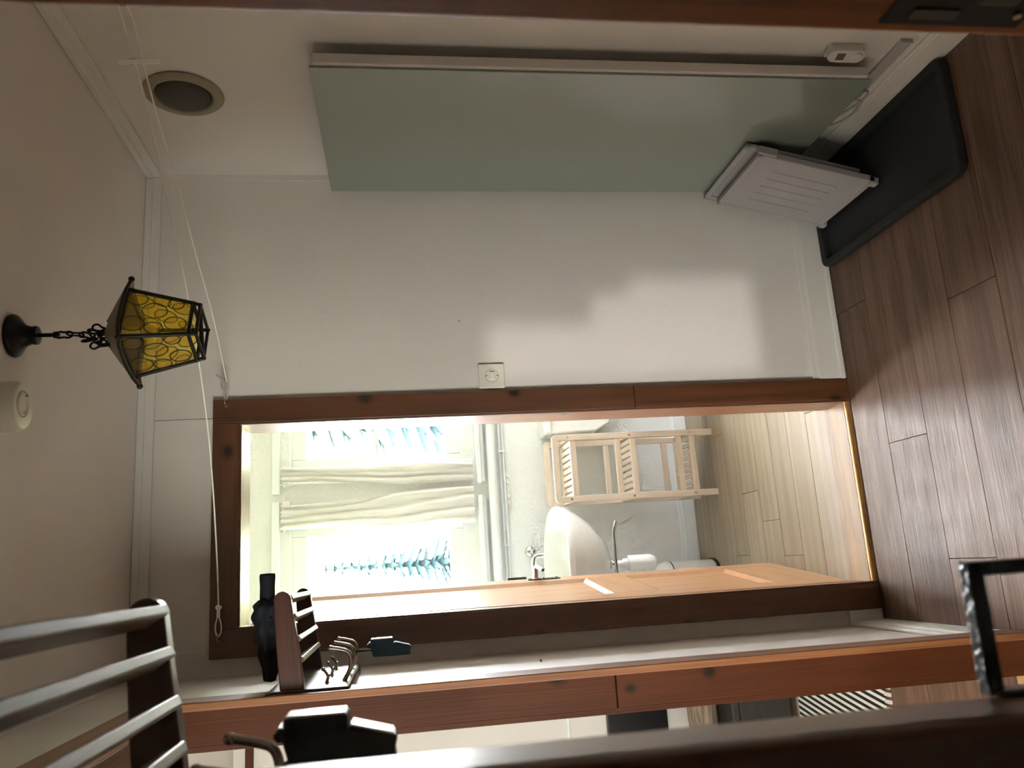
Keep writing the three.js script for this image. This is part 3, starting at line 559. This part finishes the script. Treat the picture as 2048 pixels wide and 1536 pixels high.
// ---------------------------------------------------------------- room on the left, seen through the gap
{
  const t = thing('ribbed_mat', 'black and white ribbed mat with a fringed end on the floor of the left room', 'mat', [-0.6, 0.004, -0.3]);
  const tex = makeTex(64, 16, (u, v) => u < 0.52 ? [20, 20, 22] : [228, 224, 218], true, [1, 1]);
  const g = B(-1.0, -0.24, 0.001, 0.007, -0.655, -0.045, 0.002, 'x'), gp = g.attributes.position, gu = g.attributes.uv, ca = Math.cos(R(9.3)), sa = Math.sin(R(9.3));
  for (let i = 0; i < gp.count; i++) gu.setXY(i, (gp.getX(i) * ca + gp.getZ(i) * sa) / 0.022, (gp.getZ(i) * ca - gp.getX(i) * sa) / 0.05);
  part('weave', g, new THREE.MeshStandardMaterial({ map: tex, roughness: 0.95 }), t);
  part('fringe', Array.from({ length: 34 }, (_, i) => B(-0.995 + i * 0.0225, -0.983 + i * 0.0225, 0.001, 0.006, -0.047, -0.012)), plain(0xd8d4cc, 0.95), t).userData.kind = 'stuff';
  part('binding', B(-1.0, -0.24, 0.001, 0.009, -0.672, -0.654, 0.003, 'x'), plain(0x8a8680, 0.9), t);
  const c = thing('storage_chest', 'low dark chest standing at the end of the ribbed mat', 'chest', [-0.62, 0, -0.86]);
  M.chest = woodMaterial({ light: [44, 38, 34], dark: [24, 20, 18], size: [0.8, 0.2], rings: 4, s: 61, rough: 0.6 });
  part('body', B(-1.0, -0.24, 0.02, 0.235, -1.04, -0.69, 0.006, 'x'), M.chest, c);
  part('lid', B(-1.01, -0.23, 0.236, 0.272, -1.05, -0.68, 0.008, 'x'), M.chest, c);
  for (const [x, z] of [[-0.97, -0.72], [-0.27, -0.72], [-0.97, -1.0], [-0.27, -1.0]]) part('foot', B(x - 0.02, x + 0.02, 0, 0.022, z - 0.02, z + 0.02, 0.003), M.chest, c);
  const b = thing('log', 'rough grey brown log lying on the dark chest', 'log', [-0.5, 0.33, -0.85], null, true);
  const lg = new THREE.CylinderGeometry(0.056, 0.058, 0.42, 20, 12); const lp = lg.attributes.position; for (let i = 0; i < lp.count; i++) { const x = lp.getX(i), z = lp.getZ(i), a = Math.atan2(z, x), q = 1 + 0.16 * (vn((a + 4) * 3, (lp.getY(i) + 1) * 12, 64, 64, 8) - 0.5); lp.setX(i, x * q); lp.setZ(i, z * q); } lg.rotateZ(Math.PI / 2); lg.computeVertexNormals();
  part('bark', uvBox(lg, 'x'), woodMaterial({ light: [168, 150, 130], dark: [84, 70, 60], size: [0.3, 0.1], rings: 6, s: 62, rough: 0.9, bump: 0.004 }), b);
  const f = thing('wall_screen', 'black flat screen on the white wall of the left room', 'screen', [-0.8, 0.42, -1.48]);
  part('panel', B(-1.15, -0.34, 0.29, 0.585, -1.485, -1.455, 0.004), plain(0x0d0c0c, 0.3), f);
  part('bracket', B(-0.8, -0.7, 0.38, 0.5, -1.5, -1.485), M.iron, f);
  struct('trim_4', null, [B(-2.6, -0.125, 2.205, 2.24, -1.5, -1.48, 0.003, 'x')], M.orange);
  struct('trim_5', null, [B(-2.6, -0.125, 0.76, 0.775, -1.5, -1.49, 0.003, 'x')], M.bathTrim);
  const w = struct('unseen_window_3', [-1.45, 1.4, 2.64]);  // unseen window, placed so the sun patch falls on the back wall
  part('window_frame', [B(LW[0], LW[1], LW[2], LW[2] + 0.045, 2.62, 2.67), B(LW[0], LW[1], LW[3] - 0.045, LW[3], 2.62, 2.67), B(LW[0], LW[0] + 0.045, LW[2], LW[3], 2.62, 2.67), B(LW[1] - 0.045, LW[1], LW[2], LW[3], 2.62, 2.67)], M.bathTrim, w);
  part('muntin', B(-1.182, -1.152, LW[2], LW[3], 2.63, 2.66), M.bathTrim, w);  // out of view, placed so its shadow splits a stripe off the sun patch
  part('muntin', B(-1.58, -1.556, LW[2], LW[3], 2.63, 2.66), M.bathTrim, w);
  part('pane', B(LW[0] + 0.04, LW[1] - 0.04, LW[2] + 0.04, LW[3] - 0.04, 2.643, 2.647), M.unseenWindowGlass, w);
  const v = thing('unseen_window_blind', 'unseen cloth blind with a stepped edge that shapes the sun patch in the hall', 'blind', [-1.45, 1.8, 2.59]);
  part('cloth', [B(-1.97, -0.93, 1.82, 1.98, 2.585, 2.59), B(-1.30, -0.93, 1.46, 1.82, 2.585, 2.59), B(-1.20, -0.93, 1.325, 1.46, 2.585, 2.59)], M.bodyWhite, v);  // out of view, stepped to cut the upper right of the sun patch
  part('rail', rod([-1.98, 1.985, 2.588], [-0.92, 1.985, 2.588], 0.009), M.bodyWhite, v);
}

// ---------------------------------------------------------------- bathroom: door
{
  const d = struct('door_1', [0.084, 0, -0.132]); d.local = true; // local: +x along the leaf, +z its face towards the hall's right
  const W = 0.618, T = 0.038, Ht = 1.985;
  const st = 0.098, bx = (x0, x1, y0, y1, off) => B(x0, x1, y0, y1, -T, 0, 0.003, x1 - x0 < y1 - y0 ? 'y' : 'x', off);
  part('stile', bx(0, st, 0.008, Ht, [0.1, 0.1]), M.door, d); part('stile', bx(W - st, W, 0.008, Ht, [0.7, 0.2]), M.door, d);
  for (const [y0, y1, o] of [[1.87, Ht, 0.3], [0.655, 0.815, 0.5], [0.008, 0.245, 0.9]]) part('rail', bx(st, W - st, y0, y1, [o, o]), M.door, d);
  const panel = (y0, y1, o) => {
    const p = part('panel', B(st - 0.005, W - st + 0.005, y0 - 0.005, y1 + 0.005, -0.027, -0.013, 0.001, 'y', [o, o]), M.door, d);
    // sloping moulding round the panel
    const wedge = (len) => { const s = new THREE.Shape(); s.moveTo(0, 0); s.lineTo(0.013, 0); s.lineTo(0, 0.0125); return new THREE.ExtrudeGeometry(s, { depth: len, bevelEnabled: false }); };
    const w = W - 2 * st, h = y1 - y0, gs = [];
    gs.push(wedge(h).rotateX(-Math.PI / 2).translate(0, 0, 0)); // left: grows +y after turn
    gs[0] = wedge(h); gs[0].applyMatrix4(new THREE.Matrix4().makeBasis(V(1, 0, 0), V(0, 0, 1), V(0, -1, 0))); gs[0].translate(st, y1, -0.0132);
    const b = wedge(h); b.applyMatrix4(new THREE.Matrix4().makeBasis(V(-1, 0, 0), V(0, 0, 1), V(0, 1, 0))); b.translate(W - st, y0, -0.0132); gs.push(b);
    const c = wedge(w); c.applyMatrix4(new THREE.Matrix4().makeBasis(V(0, 1, 0), V(0, 0, 1), V(1, 0, 0))); c.translate(st, y0, -0.0132); gs.push(c);
    const e = wedge(w); e.applyMatrix4(new THREE.Matrix4().makeBasis(V(0, -1, 0), V(0, 0, 1), V(-1, 0, 0))); e.translate(W - st, y1, -0.0132); gs.push(e);
    part('moulding', gs.map((g) => uvBox(g, 'y')), M.door, p);
  };
  panel(0.815, 1.87, 0.2); panel(0.245, 0.655, 0.6);
  part('lock_plate', [B(W - 0.05, W - 0.015, 0.905, 1.035, 0, 0.003, 0.001), ...[0.918, 0.97, 1.02].map((y) => ball([W - 0.033, y, 0.003], 0.004))], M.iron, d);
  const h = part('handle', [rod([W - 0.033, 1.0, 0.002], [W - 0.033, 1.0, 0.043], 0.0095, 0.0075), lathe([[0, 0], [0.018, 0], [0.018, 0.004], [0, 0.006]], 20).rotateX(Math.PI / 2).translate(W - 0.033, 1.0, 0.002)], M.nickel, d);
  part('lever', tube([[W - 0.033, 1.0, 0.04], [W - 0.034, 1.0, 0.047], [W - 0.045, 0.999, 0.052], [W - 0.09, 0.994, 0.05], [W - 0.125, 0.987, 0.046]], 0.0075, false, 24, 10), M.whitePlastic, h);
  d.rotation.y = Math.atan2(0.613, 0.066); // leaf runs away from the hall
}

// ---------------------------------------------------------------- bathroom: windows, curtains, boards, pipes
function makeWindow(name, x0, x1) {
  const w = struct(name, [(x0 + x1) / 2, WY[0], ZF - 0.05]), [y0, y1] = WY, z0 = ZF - 0.085, z1 = ZF - 0.012;
  part('window_frame', [B(x0, x0 + 0.016, y0, y1, ZF - 0.13, ZF), B(x1 - 0.016, x1, y0, y1, ZF - 0.13, ZF), B(x0, x1, y1 - 0.014, y1, ZF - 0.13, ZF), B(x0, x1, y0, y0 + 0.014, ZF - 0.13, ZF)], M.bathTrim, w);
  const a = x0 + 0.012, b = x1 - 0.012, st = 0.052;
  part('sash', [B(a, a + st, y0 + 0.012, y1 - 0.012, z0, z1, 0.003), B(b - st, b, y0 + 0.012, y1 - 0.012, z0, z1, 0.003), B(a + st, b - st, y1 - 0.08, y1 - 0.012, z0, z1, 0.003), B(a + st, b - st, y0 + 0.012, y0 + 0.082, z0, z1, 0.003),
    B(a + st, a + st + 0.008, y0 + 0.08, y1 - 0.08, z0, z1 - 0.012, 0.002), B(b - st - 0.008, b - st, y0 + 0.08, y1 - 0.08, z0, z1 - 0.012, 0.002)], M.bathTrim, w);
  part('muntin', B(a + st, b - st, 1.620, 1.638, z0 + 0.01, z1 - 0.01, 0.003), M.bathTrim, w);
  part('pane', B(a + st - 0.004, b - st + 0.004, y0 + 0.078, 1.626, z0 + 0.03, z0 + 0.034), M.pane, w);
  part('pane', B(a + st - 0.004, b - st + 0.004, 1.632, y1 - 0.078, z0 + 0.03, z0 + 0.034), M.pane, w);
}
makeWindow('window_1', ...W1); makeWindow('window_2', ...W2);
struct('trim_6', null, B(0.614, 1.29, 2.098, 2.137, ZF, ZF + 0.03, 0.004, 'x'), M.bathTrim);
struct('trim_7', null, B(-0.03, 0.578, 2.1, 2.139, ZF, ZF + 0.03, 0.004, 'x'), M.bathTrim);
struct('window_sill_1', null, [B(0.62, 1.29, 1.108, 1.132, ZF, ZF + 0.055, 0.005, 'x'), B(0.63, 1.28, 1.09, 1.108, ZF, ZF + 0.03, 0.004, 'x')], M.bathTrim);
struct('window_sill_2', null, [B(-0.03, 0.56, 1.108, 1.132, ZF, ZF + 0.055, 0.005, 'x'), B(-0.03, 0.55, 1.09, 1.108, ZF, ZF + 0.03, 0.004, 'x')], M.bathTrim);
{ // added glazed door at the right end, out of view, as daylight fill
  const w = struct('door_2', [3.45, 1.1, -0.9]);
  part('door_frame', [B(3.42, 3.48, 0.08, 0.14, -1.25, -0.5), B(3.42, 3.48, 2.06, 2.12, -1.25, -0.5), B(3.42, 3.48, 0.14, 2.06, -1.25, -1.2), B(3.42, 3.48, 0.14, 2.06, -0.55, -0.5)], M.bathTrim, w);
  part('pane', B(3.448, 3.452, 0.13, 2.07, -1.21, -0.54), M.fillDoorGlass, w);
}
function curtain(label, top, bot, lean, s) { // bunch of folded cloth: closed loop section, pleats all round
  const t = thing('curtain', label, 'curtain', [(top[0] + top[1]) / 2, bot[2], ZF + 0.045]);
  const N = 48, K = 56, pos = [], idx = [];
  for (let i = 0; i <= N; i++) for (let k = 0; k < K; k++) {
    const f = i / N, a = k / K * Math.PI * 2, e = f * f * (3 - 2 * f);
    const x0 = top[0] + (bot[0] - top[0]) * e, x1 = top[1] + (bot[1] - top[1]) * e, y = top[2] + (bot[2] - top[2]) * f;
    const u = 0.5 - 0.5 * Math.cos(a), ph = u * 3.4 + lean * f * 0.8 + 0.6 * (vn(f * 5, u * 4, 64, 64, s) - 0.5);
    const fold = Math.sin(ph * Math.PI * 2) * 0.010 + Math.sin(ph * Math.PI * 4.3 + 1) * 0.003;
    pos.push(x0 + (x1 - x0) * u + 0.004 * Math.sin(f * 7 + u * 3), y + (i === 0 ? 0.006 * Math.sin(u * 40) : 0), ZF + 0.035 + (Math.sin(a) > 0 ? 0.009 : -0.004) * Math.pow(Math.abs(Math.sin(a)), 0.5) + fold);
  }
  for (let i = 0; i < N; i++) for (let k = 0; k < K; k++) { const a = i * K + k, b = i * K + (k + 1) % K, c = a + K, d = b + K; idx.push(a, c, b, b, c, d); }
  const g = new THREE.BufferGeometry(); g.setAttribute('position', new THREE.Float32BufferAttribute(pos, 3)); g.setIndex(idx); g.computeVertexNormals();
  part('cloth', g, M.curtain, t);
  part('header', [rod([top[0] - 0.008, top[2] - 0.012, ZF + 0.03], [top[1] + 0.008, top[2] - 0.012, ZF + 0.03], 0.006), B(top[0] + (lean > 0 ? 0.0 : top[1] - top[0] - 0.01), top[0] + (lean > 0 ? 0.02 : top[1] - top[0] + 0.016), top[2] - 0.045, top[2] - 0.005, ZF + 0.02, ZF + 0.05, 0.006)], M.curtain, t);
}
curtain('white bunched curtain hanging beside the right bathroom window', [0.655, 0.742, 2.09], [0.635, 0.748, 1.152], 1, 3);
curtain('white bunched curtain hanging beside the left bathroom window', [0.441, 0.561, 2.09], [0.425, 0.610, 1.152], -1, 4);
{
  const t = thing('heating_pipe', 'thick white pipe along the bathroom wall below the windows', 'pipe', [0.9, 1.05, ZF + 0.03]);
  part('pipe', [rod([-0.03, 1.052, ZF + 0.028], [3.39, 1.052, ZF + 0.028], 0.024, 0.024, 20)], M.bathTrim, t);
  const t2 = thing('water_pipe', 'thin white pipe pair below the thick bathroom pipe', 'pipe', [0.9, 1.0, ZF + 0.01]);
  part('pipe', [rod([-0.03, 1.006, ZF + 0.009], [3.39, 1.006, ZF + 0.009], 0.0055), rod([-0.03, 0.988, ZF + 0.009], [3.39, 0.988, ZF + 0.009], 0.0055)], M.bathTrim, t2);
  part('clip', [B(0.775, 0.785, 0.98, 1.014, ZF, ZF + 0.016, 0.002), B(0.3, 0.31, 0.98, 1.014, ZF, ZF + 0.016, 0.002)], M.bathTrim, t2);
  const s = thing('hook_strip', 'small white strip of wall hooks below the bathroom pipes', 'hook strip', [0.582, 0.973, ZF]);
  part('strip', B(0.498, 0.667, 0.962, 0.984, ZF, ZF + 0.006, 0.002, 'x'), M.whitePlastic, s);
  for (let i = 0; i < 5; i++) part('hook', B(0.510 + i * 0.033, 0.522 + i * 0.033, 0.966, 0.980, ZF + 0.005, ZF + 0.02, 0.003), M.whitePlastic, s);
}
{ // toilet, mostly hidden by the door frame
  const t = thing('toilet', 'white toilet cistern showing beside the door frame', 'toilet', [1.06, 0, ZF + 0.3]);
  const ex = (s, d) => new THREE.ExtrudeGeometry(s, { depth: d, bevelEnabled: true, bevelSize: 0.008, bevelThickness: 0.008, bevelSegments: 2 });
  const s = new THREE.Shape(); s.moveTo(0.89, 0.455); s.lineTo(1.23, 0.455); s.lineTo(1.27, 0.53); s.lineTo(1.275, 0.75); s.lineTo(0.845, 0.75); s.lineTo(0.85, 0.53);
  part('cistern', ex(s, 0.13).translate(0, 0, ZF + 0.012), M.ceramic, t);
  part('lid', B(0.832, 1.288, 0.752, 0.795, ZF + 0.004, ZF + 0.165, 0.012), M.ceramic, t);
  part('flush_button', rod([1.06, 0.79, ZF + 0.08], [1.06, 0.8, ZF + 0.08], 0.02), M.chrome, t);
  part('bowl', lathe([[0, 0], [0.11, 0], [0.115, 0.02], [0.10, 0.16], [0.13, 0.26], [0.18, 0.37], [0.185, 0.40], [0.165, 0.402], [0.13, 0.33], [0, 0.24]], 32).scale(0.95, 1, 1.2).translate(1.06, 0, ZF + 0.4), M.ceramic, t);
  part('seat', lathe([[0.13, 0.403], [0.19, 0.403], [0.192, 0.415], [0.18, 0.42], [0.13, 0.418]], 32).scale(0.95, 1, 1.2).translate(1.06, 0, ZF + 0.4), M.whitePlastic, t);
  part('flush_pipe', rod([1.06, 0.45, ZF + 0.07], [1.06, 0.3, ZF + 0.2], 0.022), M.whitePlastic, t);
}

// ---------------------------------------------------------------- bathroom: pine stand, basin and small things
{
  const t = thing('shelf_stand', 'pale pine three tier shelf stand with slatted shelves', 'shelf', [0.632, 0, -1.34]);
  const xa = 0.476, xb = 0.798, zf = -1.215, zb = -1.462, lw = 0.028;
  const lx = 0.030;
  for (const [z0, z1] of [[zf - 0.018, zf], [zb, zb + 0.018]]) { // a hoop in front and one behind: two legs and a rounded top rail
    part('leg', B(xa, xa + lx, 0, 0.775, z0, z1, 0.003), M.pine, t);
    part('leg', B(xb - lx, xb, 0, 0.775, z0, z1, 0.003), M.pine, t);
    const h = new THREE.Shape(), R0 = 0.02; h.moveTo(xa, 0.770); h.lineTo(xa, 0.798 - R0); h.absarc(xa + R0, 0.798 - R0, R0, Math.PI, Math.PI / 2, true); h.lineTo(xb - R0, 0.798); h.absarc(xb - R0, 0.798 - R0, R0, Math.PI / 2, 0, true); h.lineTo(xb, 0.770);
    part('top_rail', uvBox(new THREE.ExtrudeGeometry(h, { depth: 0.012, bevelEnabled: true, bevelSize: 0.0001, bevelThickness: 0.003, bevelSegments: 2, curveSegments: 6 }).translate(0, 0, z0 + 0.003), 'x'), M.pine, t);
  }
  for (const x of [xa + 0.004, xb - 0.018]) for (const y of [0.700, 0.405, 0.108]) part('side_rail', B(x, x + 0.014, y - 0.018, y + 0.012, zb + 0.018, zf - 0.018, 0.002, 'z'), M.pine, t);
  for (const y of [0.700, 0.405, 0.108]) {
    part('shelf_rail', B(xa + 0.030, xb - 0.030, y - 0.018, y + 0.012, zf - 0.02, zf - 0.003, 0.003, 'x'), M.pine, t);
    part('shelf_rail', B(xa + 0.030, xb - 0.030, y - 0.018, y + 0.012, zb + 0.003, zb + 0.02, 0.003, 'x'), M.pine, t);
    for (let i = 0; i < 9; i++) { const x = xa + 0.028 + i * 0.0305; part('slat', B(x, x + 0.021, y - 0.002, y + 0.008, zb + 0.02, zf - 0.02, 0.002, 'z'), M.pine, t); }
  }
  for (const y of [0.478, 0.172]) { part('guard_rail', B(xa + 0.030, xb - 0.030, y - 0.014, y + 0.014, zf - 0.02, zf - 0.003, 0.003, 'x'), M.pine, t); part('guard_rail', B(xa + 0.030, xb - 0.030, y - 0.014, y + 0.014, zb + 0.003, zb + 0.02, 0.003, 'x'), M.pine, t); }
  part('screw', [xa + 0.015, xb - 0.015].flatMap((x) => [0.722, 0.418, 0.115].map((y) => rod([x, y, zf - 0.002], [x, y, zf + 0.0012], 0.0048))), M.nickel, t);
}
{ // basin on the left wall
  const t = thing('washbasin', 'white oval ceramic washbasin behind the open door', 'washbasin', [0.15, 0.8, -1.2]);
  const K = 64, cx = 0.17, a = 0.292, b = 0.325, rings = [[0.12, 0.585], [0.24, 0.588], [0.40, 0.606], [0.58, 0.642], [0.76, 0.694], [0.91, 0.752], [0.985, 0.798], [1.0, 0.818], [0.985, 0.828], [0.94, 0.826], [0.9, 0.81], [0.8, 0.745], [0.6, 0.692], [0.3, 0.672], [0.06, 0.668]];
  const pos = [], idx = [];
  for (const [s, y] of rings) for (let k = 0; k < K; k++) { const w = k / K * Math.PI * 2, c = Math.cos(w), q = Math.sin(w); pos.push(Math.max(-0.03, cx + a * s * Math.sign(c) * Math.pow(Math.abs(c), 0.92)), y + (c > 0.2 ? -0.012 * (c - 0.2) : 0), -1.2 + b * s * Math.sign(q) * Math.pow(Math.abs(q), 0.95)); }
  for (let i = 0; i + 1 < rings.length; i++) for (let k = 0; k < K; k++) { const A = i * K + k, Bq = i * K + (k + 1) % K; idx.push(A, A + K, Bq, Bq, A + K, Bq + K); }
  const n0 = pos.length / 3; pos.push(cx, 0.585, -1.2, cx, 0.668, -1.2); for (let k = 0; k < K; k++) idx.push(n0, k, (k + 1) % K, n0 + 1, (rings.length - 1) * K + (k + 1) % K, (rings.length - 1) * K + k);
  const g = new THREE.BufferGeometry(); g.setAttribute('position', new THREE.Float32BufferAttribute(pos, 3)); g.setIndex(idx); g.computeVertexNormals();
  part('bowl', g, M.ceramic, t);
  part('tap_ledge', B(-0.03, 0.07, 0.80, 0.845, -1.36, -1.04, 0.015), M.ceramic, t);
  const f = thing('faucet', 'chrome mixer tap with a black lever on the washbasin', 'faucet', [0.03, 0.845, -1.2]);
  part('body', [rod([0.03, 0.845, -1.2], [0.03, 0.93, -1.2], 0.022), ball([0.03, 0.93, -1.2], 0.022, 16)], M.chrome, f);
  part('spout', [tube([[0.03, 0.895, -1.2], [0.09, 0.918, -1.2], [0.17, 0.924, -1.2], [0.225, 0.922, -1.2], [0.24, 0.912, -1.2], [0.242, 0.892, -1.2]], 0.0125, false, 40, 14), rod([0.242, 0.9, -1.2], [0.242, 0.878, -1.2], 0.014)], M.chrome, f);
  part('lever', [rod([0.03, 0.945, -1.2], [0.14, 0.985, -1.2], 0.012, 0.014), B(0.118, 0.152, 0.965, 1.055, -1.207, -1.187, 0.005)], M.lockBlack, f);
  part('lever_screw', rod([0.135, 0.982, -1.19], [0.135, 0.982, -1.184], 0.008), M.chrome, f);
  const p = thing('drain_trap', 'chrome and white drain pipe under the washbasin', 'pipe', [0.182, 0.412, -1.2], null, true);
  part('flange', lathe([[0, 0.1685], [0.034, 0.1685], [0.034, 0.165], [0.024, 0.158], [0.0, 0.158]], 28), M.whitePlastic, p);
  part('nut', lathe([[0, 0.1575], [0.02, 0.1575], [0.021, 0.150], [0.02, 0.146], [0.021, 0.140], [0.02, 0.132], [0, 0.131]], 20), M.chrome, p);
  part('tail_pipe', lathe([[0, 0.131], [0.015, 0.131], [0.015, 0.098], [0.022, 0.096], [0.023, 0.078], [0.021, 0.076], [0, 0.076]], 24), M.whitePlastic, p);
  part('trap_cup', lathe([[0, 0.076], [0.026, 0.075], [0.036, 0.07], [0.036, -0.03], [0.03, -0.05], [0.022, -0.06], [0, -0.062]], 28), M.whitePlastic, p);
  part('wall_pipe', rod([0, 0.03, 0], [-0.212, 0.03, 0], 0.016), M.whitePlastic, p);
  const w = thing('towel_bar', 'chrome double towel bar under the washbasin', 'towel bar', [-0.03, 0.56, -1.02]);
  part('arm', tube([[-0.03, 0.594, -1.0], [0.25, 0.594, -1.0], [0.33, 0.594, -1.0], [0.345, 0.590, -1.0]], 0.0055, false, 40), M.chrome, w);
  part('arm', tube([[-0.03, 0.586, -1.04], [0.28, 0.586, -1.04], [0.33, 0.582, -1.04], [0.372, 0.570, -1.04]], 0.0055, false, 40), M.chrome, w);
  part('wall_plate', B(-0.03, -0.022, 0.56, 0.62, -1.06, -0.98, 0.003), M.chrome, w);
  const h = thing('tumbler_holder', 'chrome wire tumbler holder on the bathroom wall above the washbasin', 'tumbler holder', [0.27, 0.88, ZF]);
  part('rosette', lathe([[0.028, 0], [0.028, 0.006], [0.020, 0.014], [0.008, 0.018], [0, 0.019]], 28).rotateX(Math.PI / 2).translate(0.268, 0.88, ZF), M.chrome, h);
  part('ring', [tube([[0.275, 0.872, ZF + 0.015], [0.275, 0.868, ZF + 0.04], [0.30, 0.872, ZF + 0.05], [0.335, 0.872, ZF + 0.06], [0.352, 0.862, ZF + 0.09], [0.335, 0.852, ZF + 0.12], [0.30, 0.848, ZF + 0.12], [0.275, 0.852, ZF + 0.1], [0.268, 0.862, ZF + 0.06]], 0.0022, false, 60)], M.chrome, h);
  for (const [x, z] of [[0.332, ZF + 0.06], [0.29, ZF + 0.05], [0.262, ZF + 0.06]]) part('wire', rod([x, 0.862, z], [x, 0.795, z], 0.0022), M.chrome, h);
  const bn = thing('waste_bin', 'white round waste bin behind the door under the washbasin', 'bin', [0.082, 0, -1.385], null, true);
  part('body', lathe([[0, 0.014], [0.092, 0.014], [0.096, 0.225], [0.095, 0.23], [0, 0.23]], 40), M.whitePlastic, bn);
  part('lid', lathe([[0.097, 0.234], [0.098, 0.25], [0.088, 0.278], [0.06, 0.298], [0, 0.306]], 40), M.whitePlastic, bn);
  part('seam_ring', lathe([[0.094, 0.229], [0.0955, 0.229], [0.0955, 0.235], [0.094, 0.235]], 40), M.darkPlastic, bn);
  part('base_ring', lathe([[0, 0], [0.097, 0], [0.098, 0.014], [0, 0.015]], 40), M.darkPlastic, bn);
}

// ---------------------------------------------------------------- outside
struct('lawn', null, B(-40, 40, -0.5, -0.35, -40, 40), M.grass);
function spruce(x, z, h, label) {
  const t = thing('spruce_tree', label, 'tree', [x, -0.36, z], 'spruces outside the bathroom windows', true);
  part('trunk', rod([0, 0, 0], [0, h, 0], 0.11, 0.02, 8), M.bark, t);
  const gs = [];
  for (let l = 0; l < 20; l++) {
    const f = l / 20, y = h * (0.08 + 0.9 * f), len = (1 - f) * h * 0.24 + 0.12, n = 11;
    for (let k = 0; k < n; k++) {
      const a = (k + rnd()) / n * Math.PI * 2, L = len * rr(0.75, 1.1), g = new THREE.ConeGeometry(0.13 * h / 6 * (1.2 - f * 0.7), L, 5, 1); g.rotateZ(-Math.PI / 2); g.translate(L / 2, 0, 0); g.scale(1, 0.5, 1.5); g.rotateZ(-R(rr(8, 22))); g.rotateY(a); g.translate(0, y, 0); gs.push(g);
    }
  }
  part('foliage', gs, M.spruce, t).userData.kind = 'stuff';
}
spruce(2.55, -10, 5.2, 'dark spruce seen through the right bathroom window');
spruce(-0.9, -12, 6.0, 'dark spruce seen through the left bathroom window, the taller one');
spruce(0.35, -14, 3.6, 'small spruce seen through the left bathroom window near its edge');

scene.traverse((o) => { if (o.isMesh) { o.castShadow = true; o.receiveShadow = true; } delete o.org; delete o.local; });
renderer.render(scene, camera);
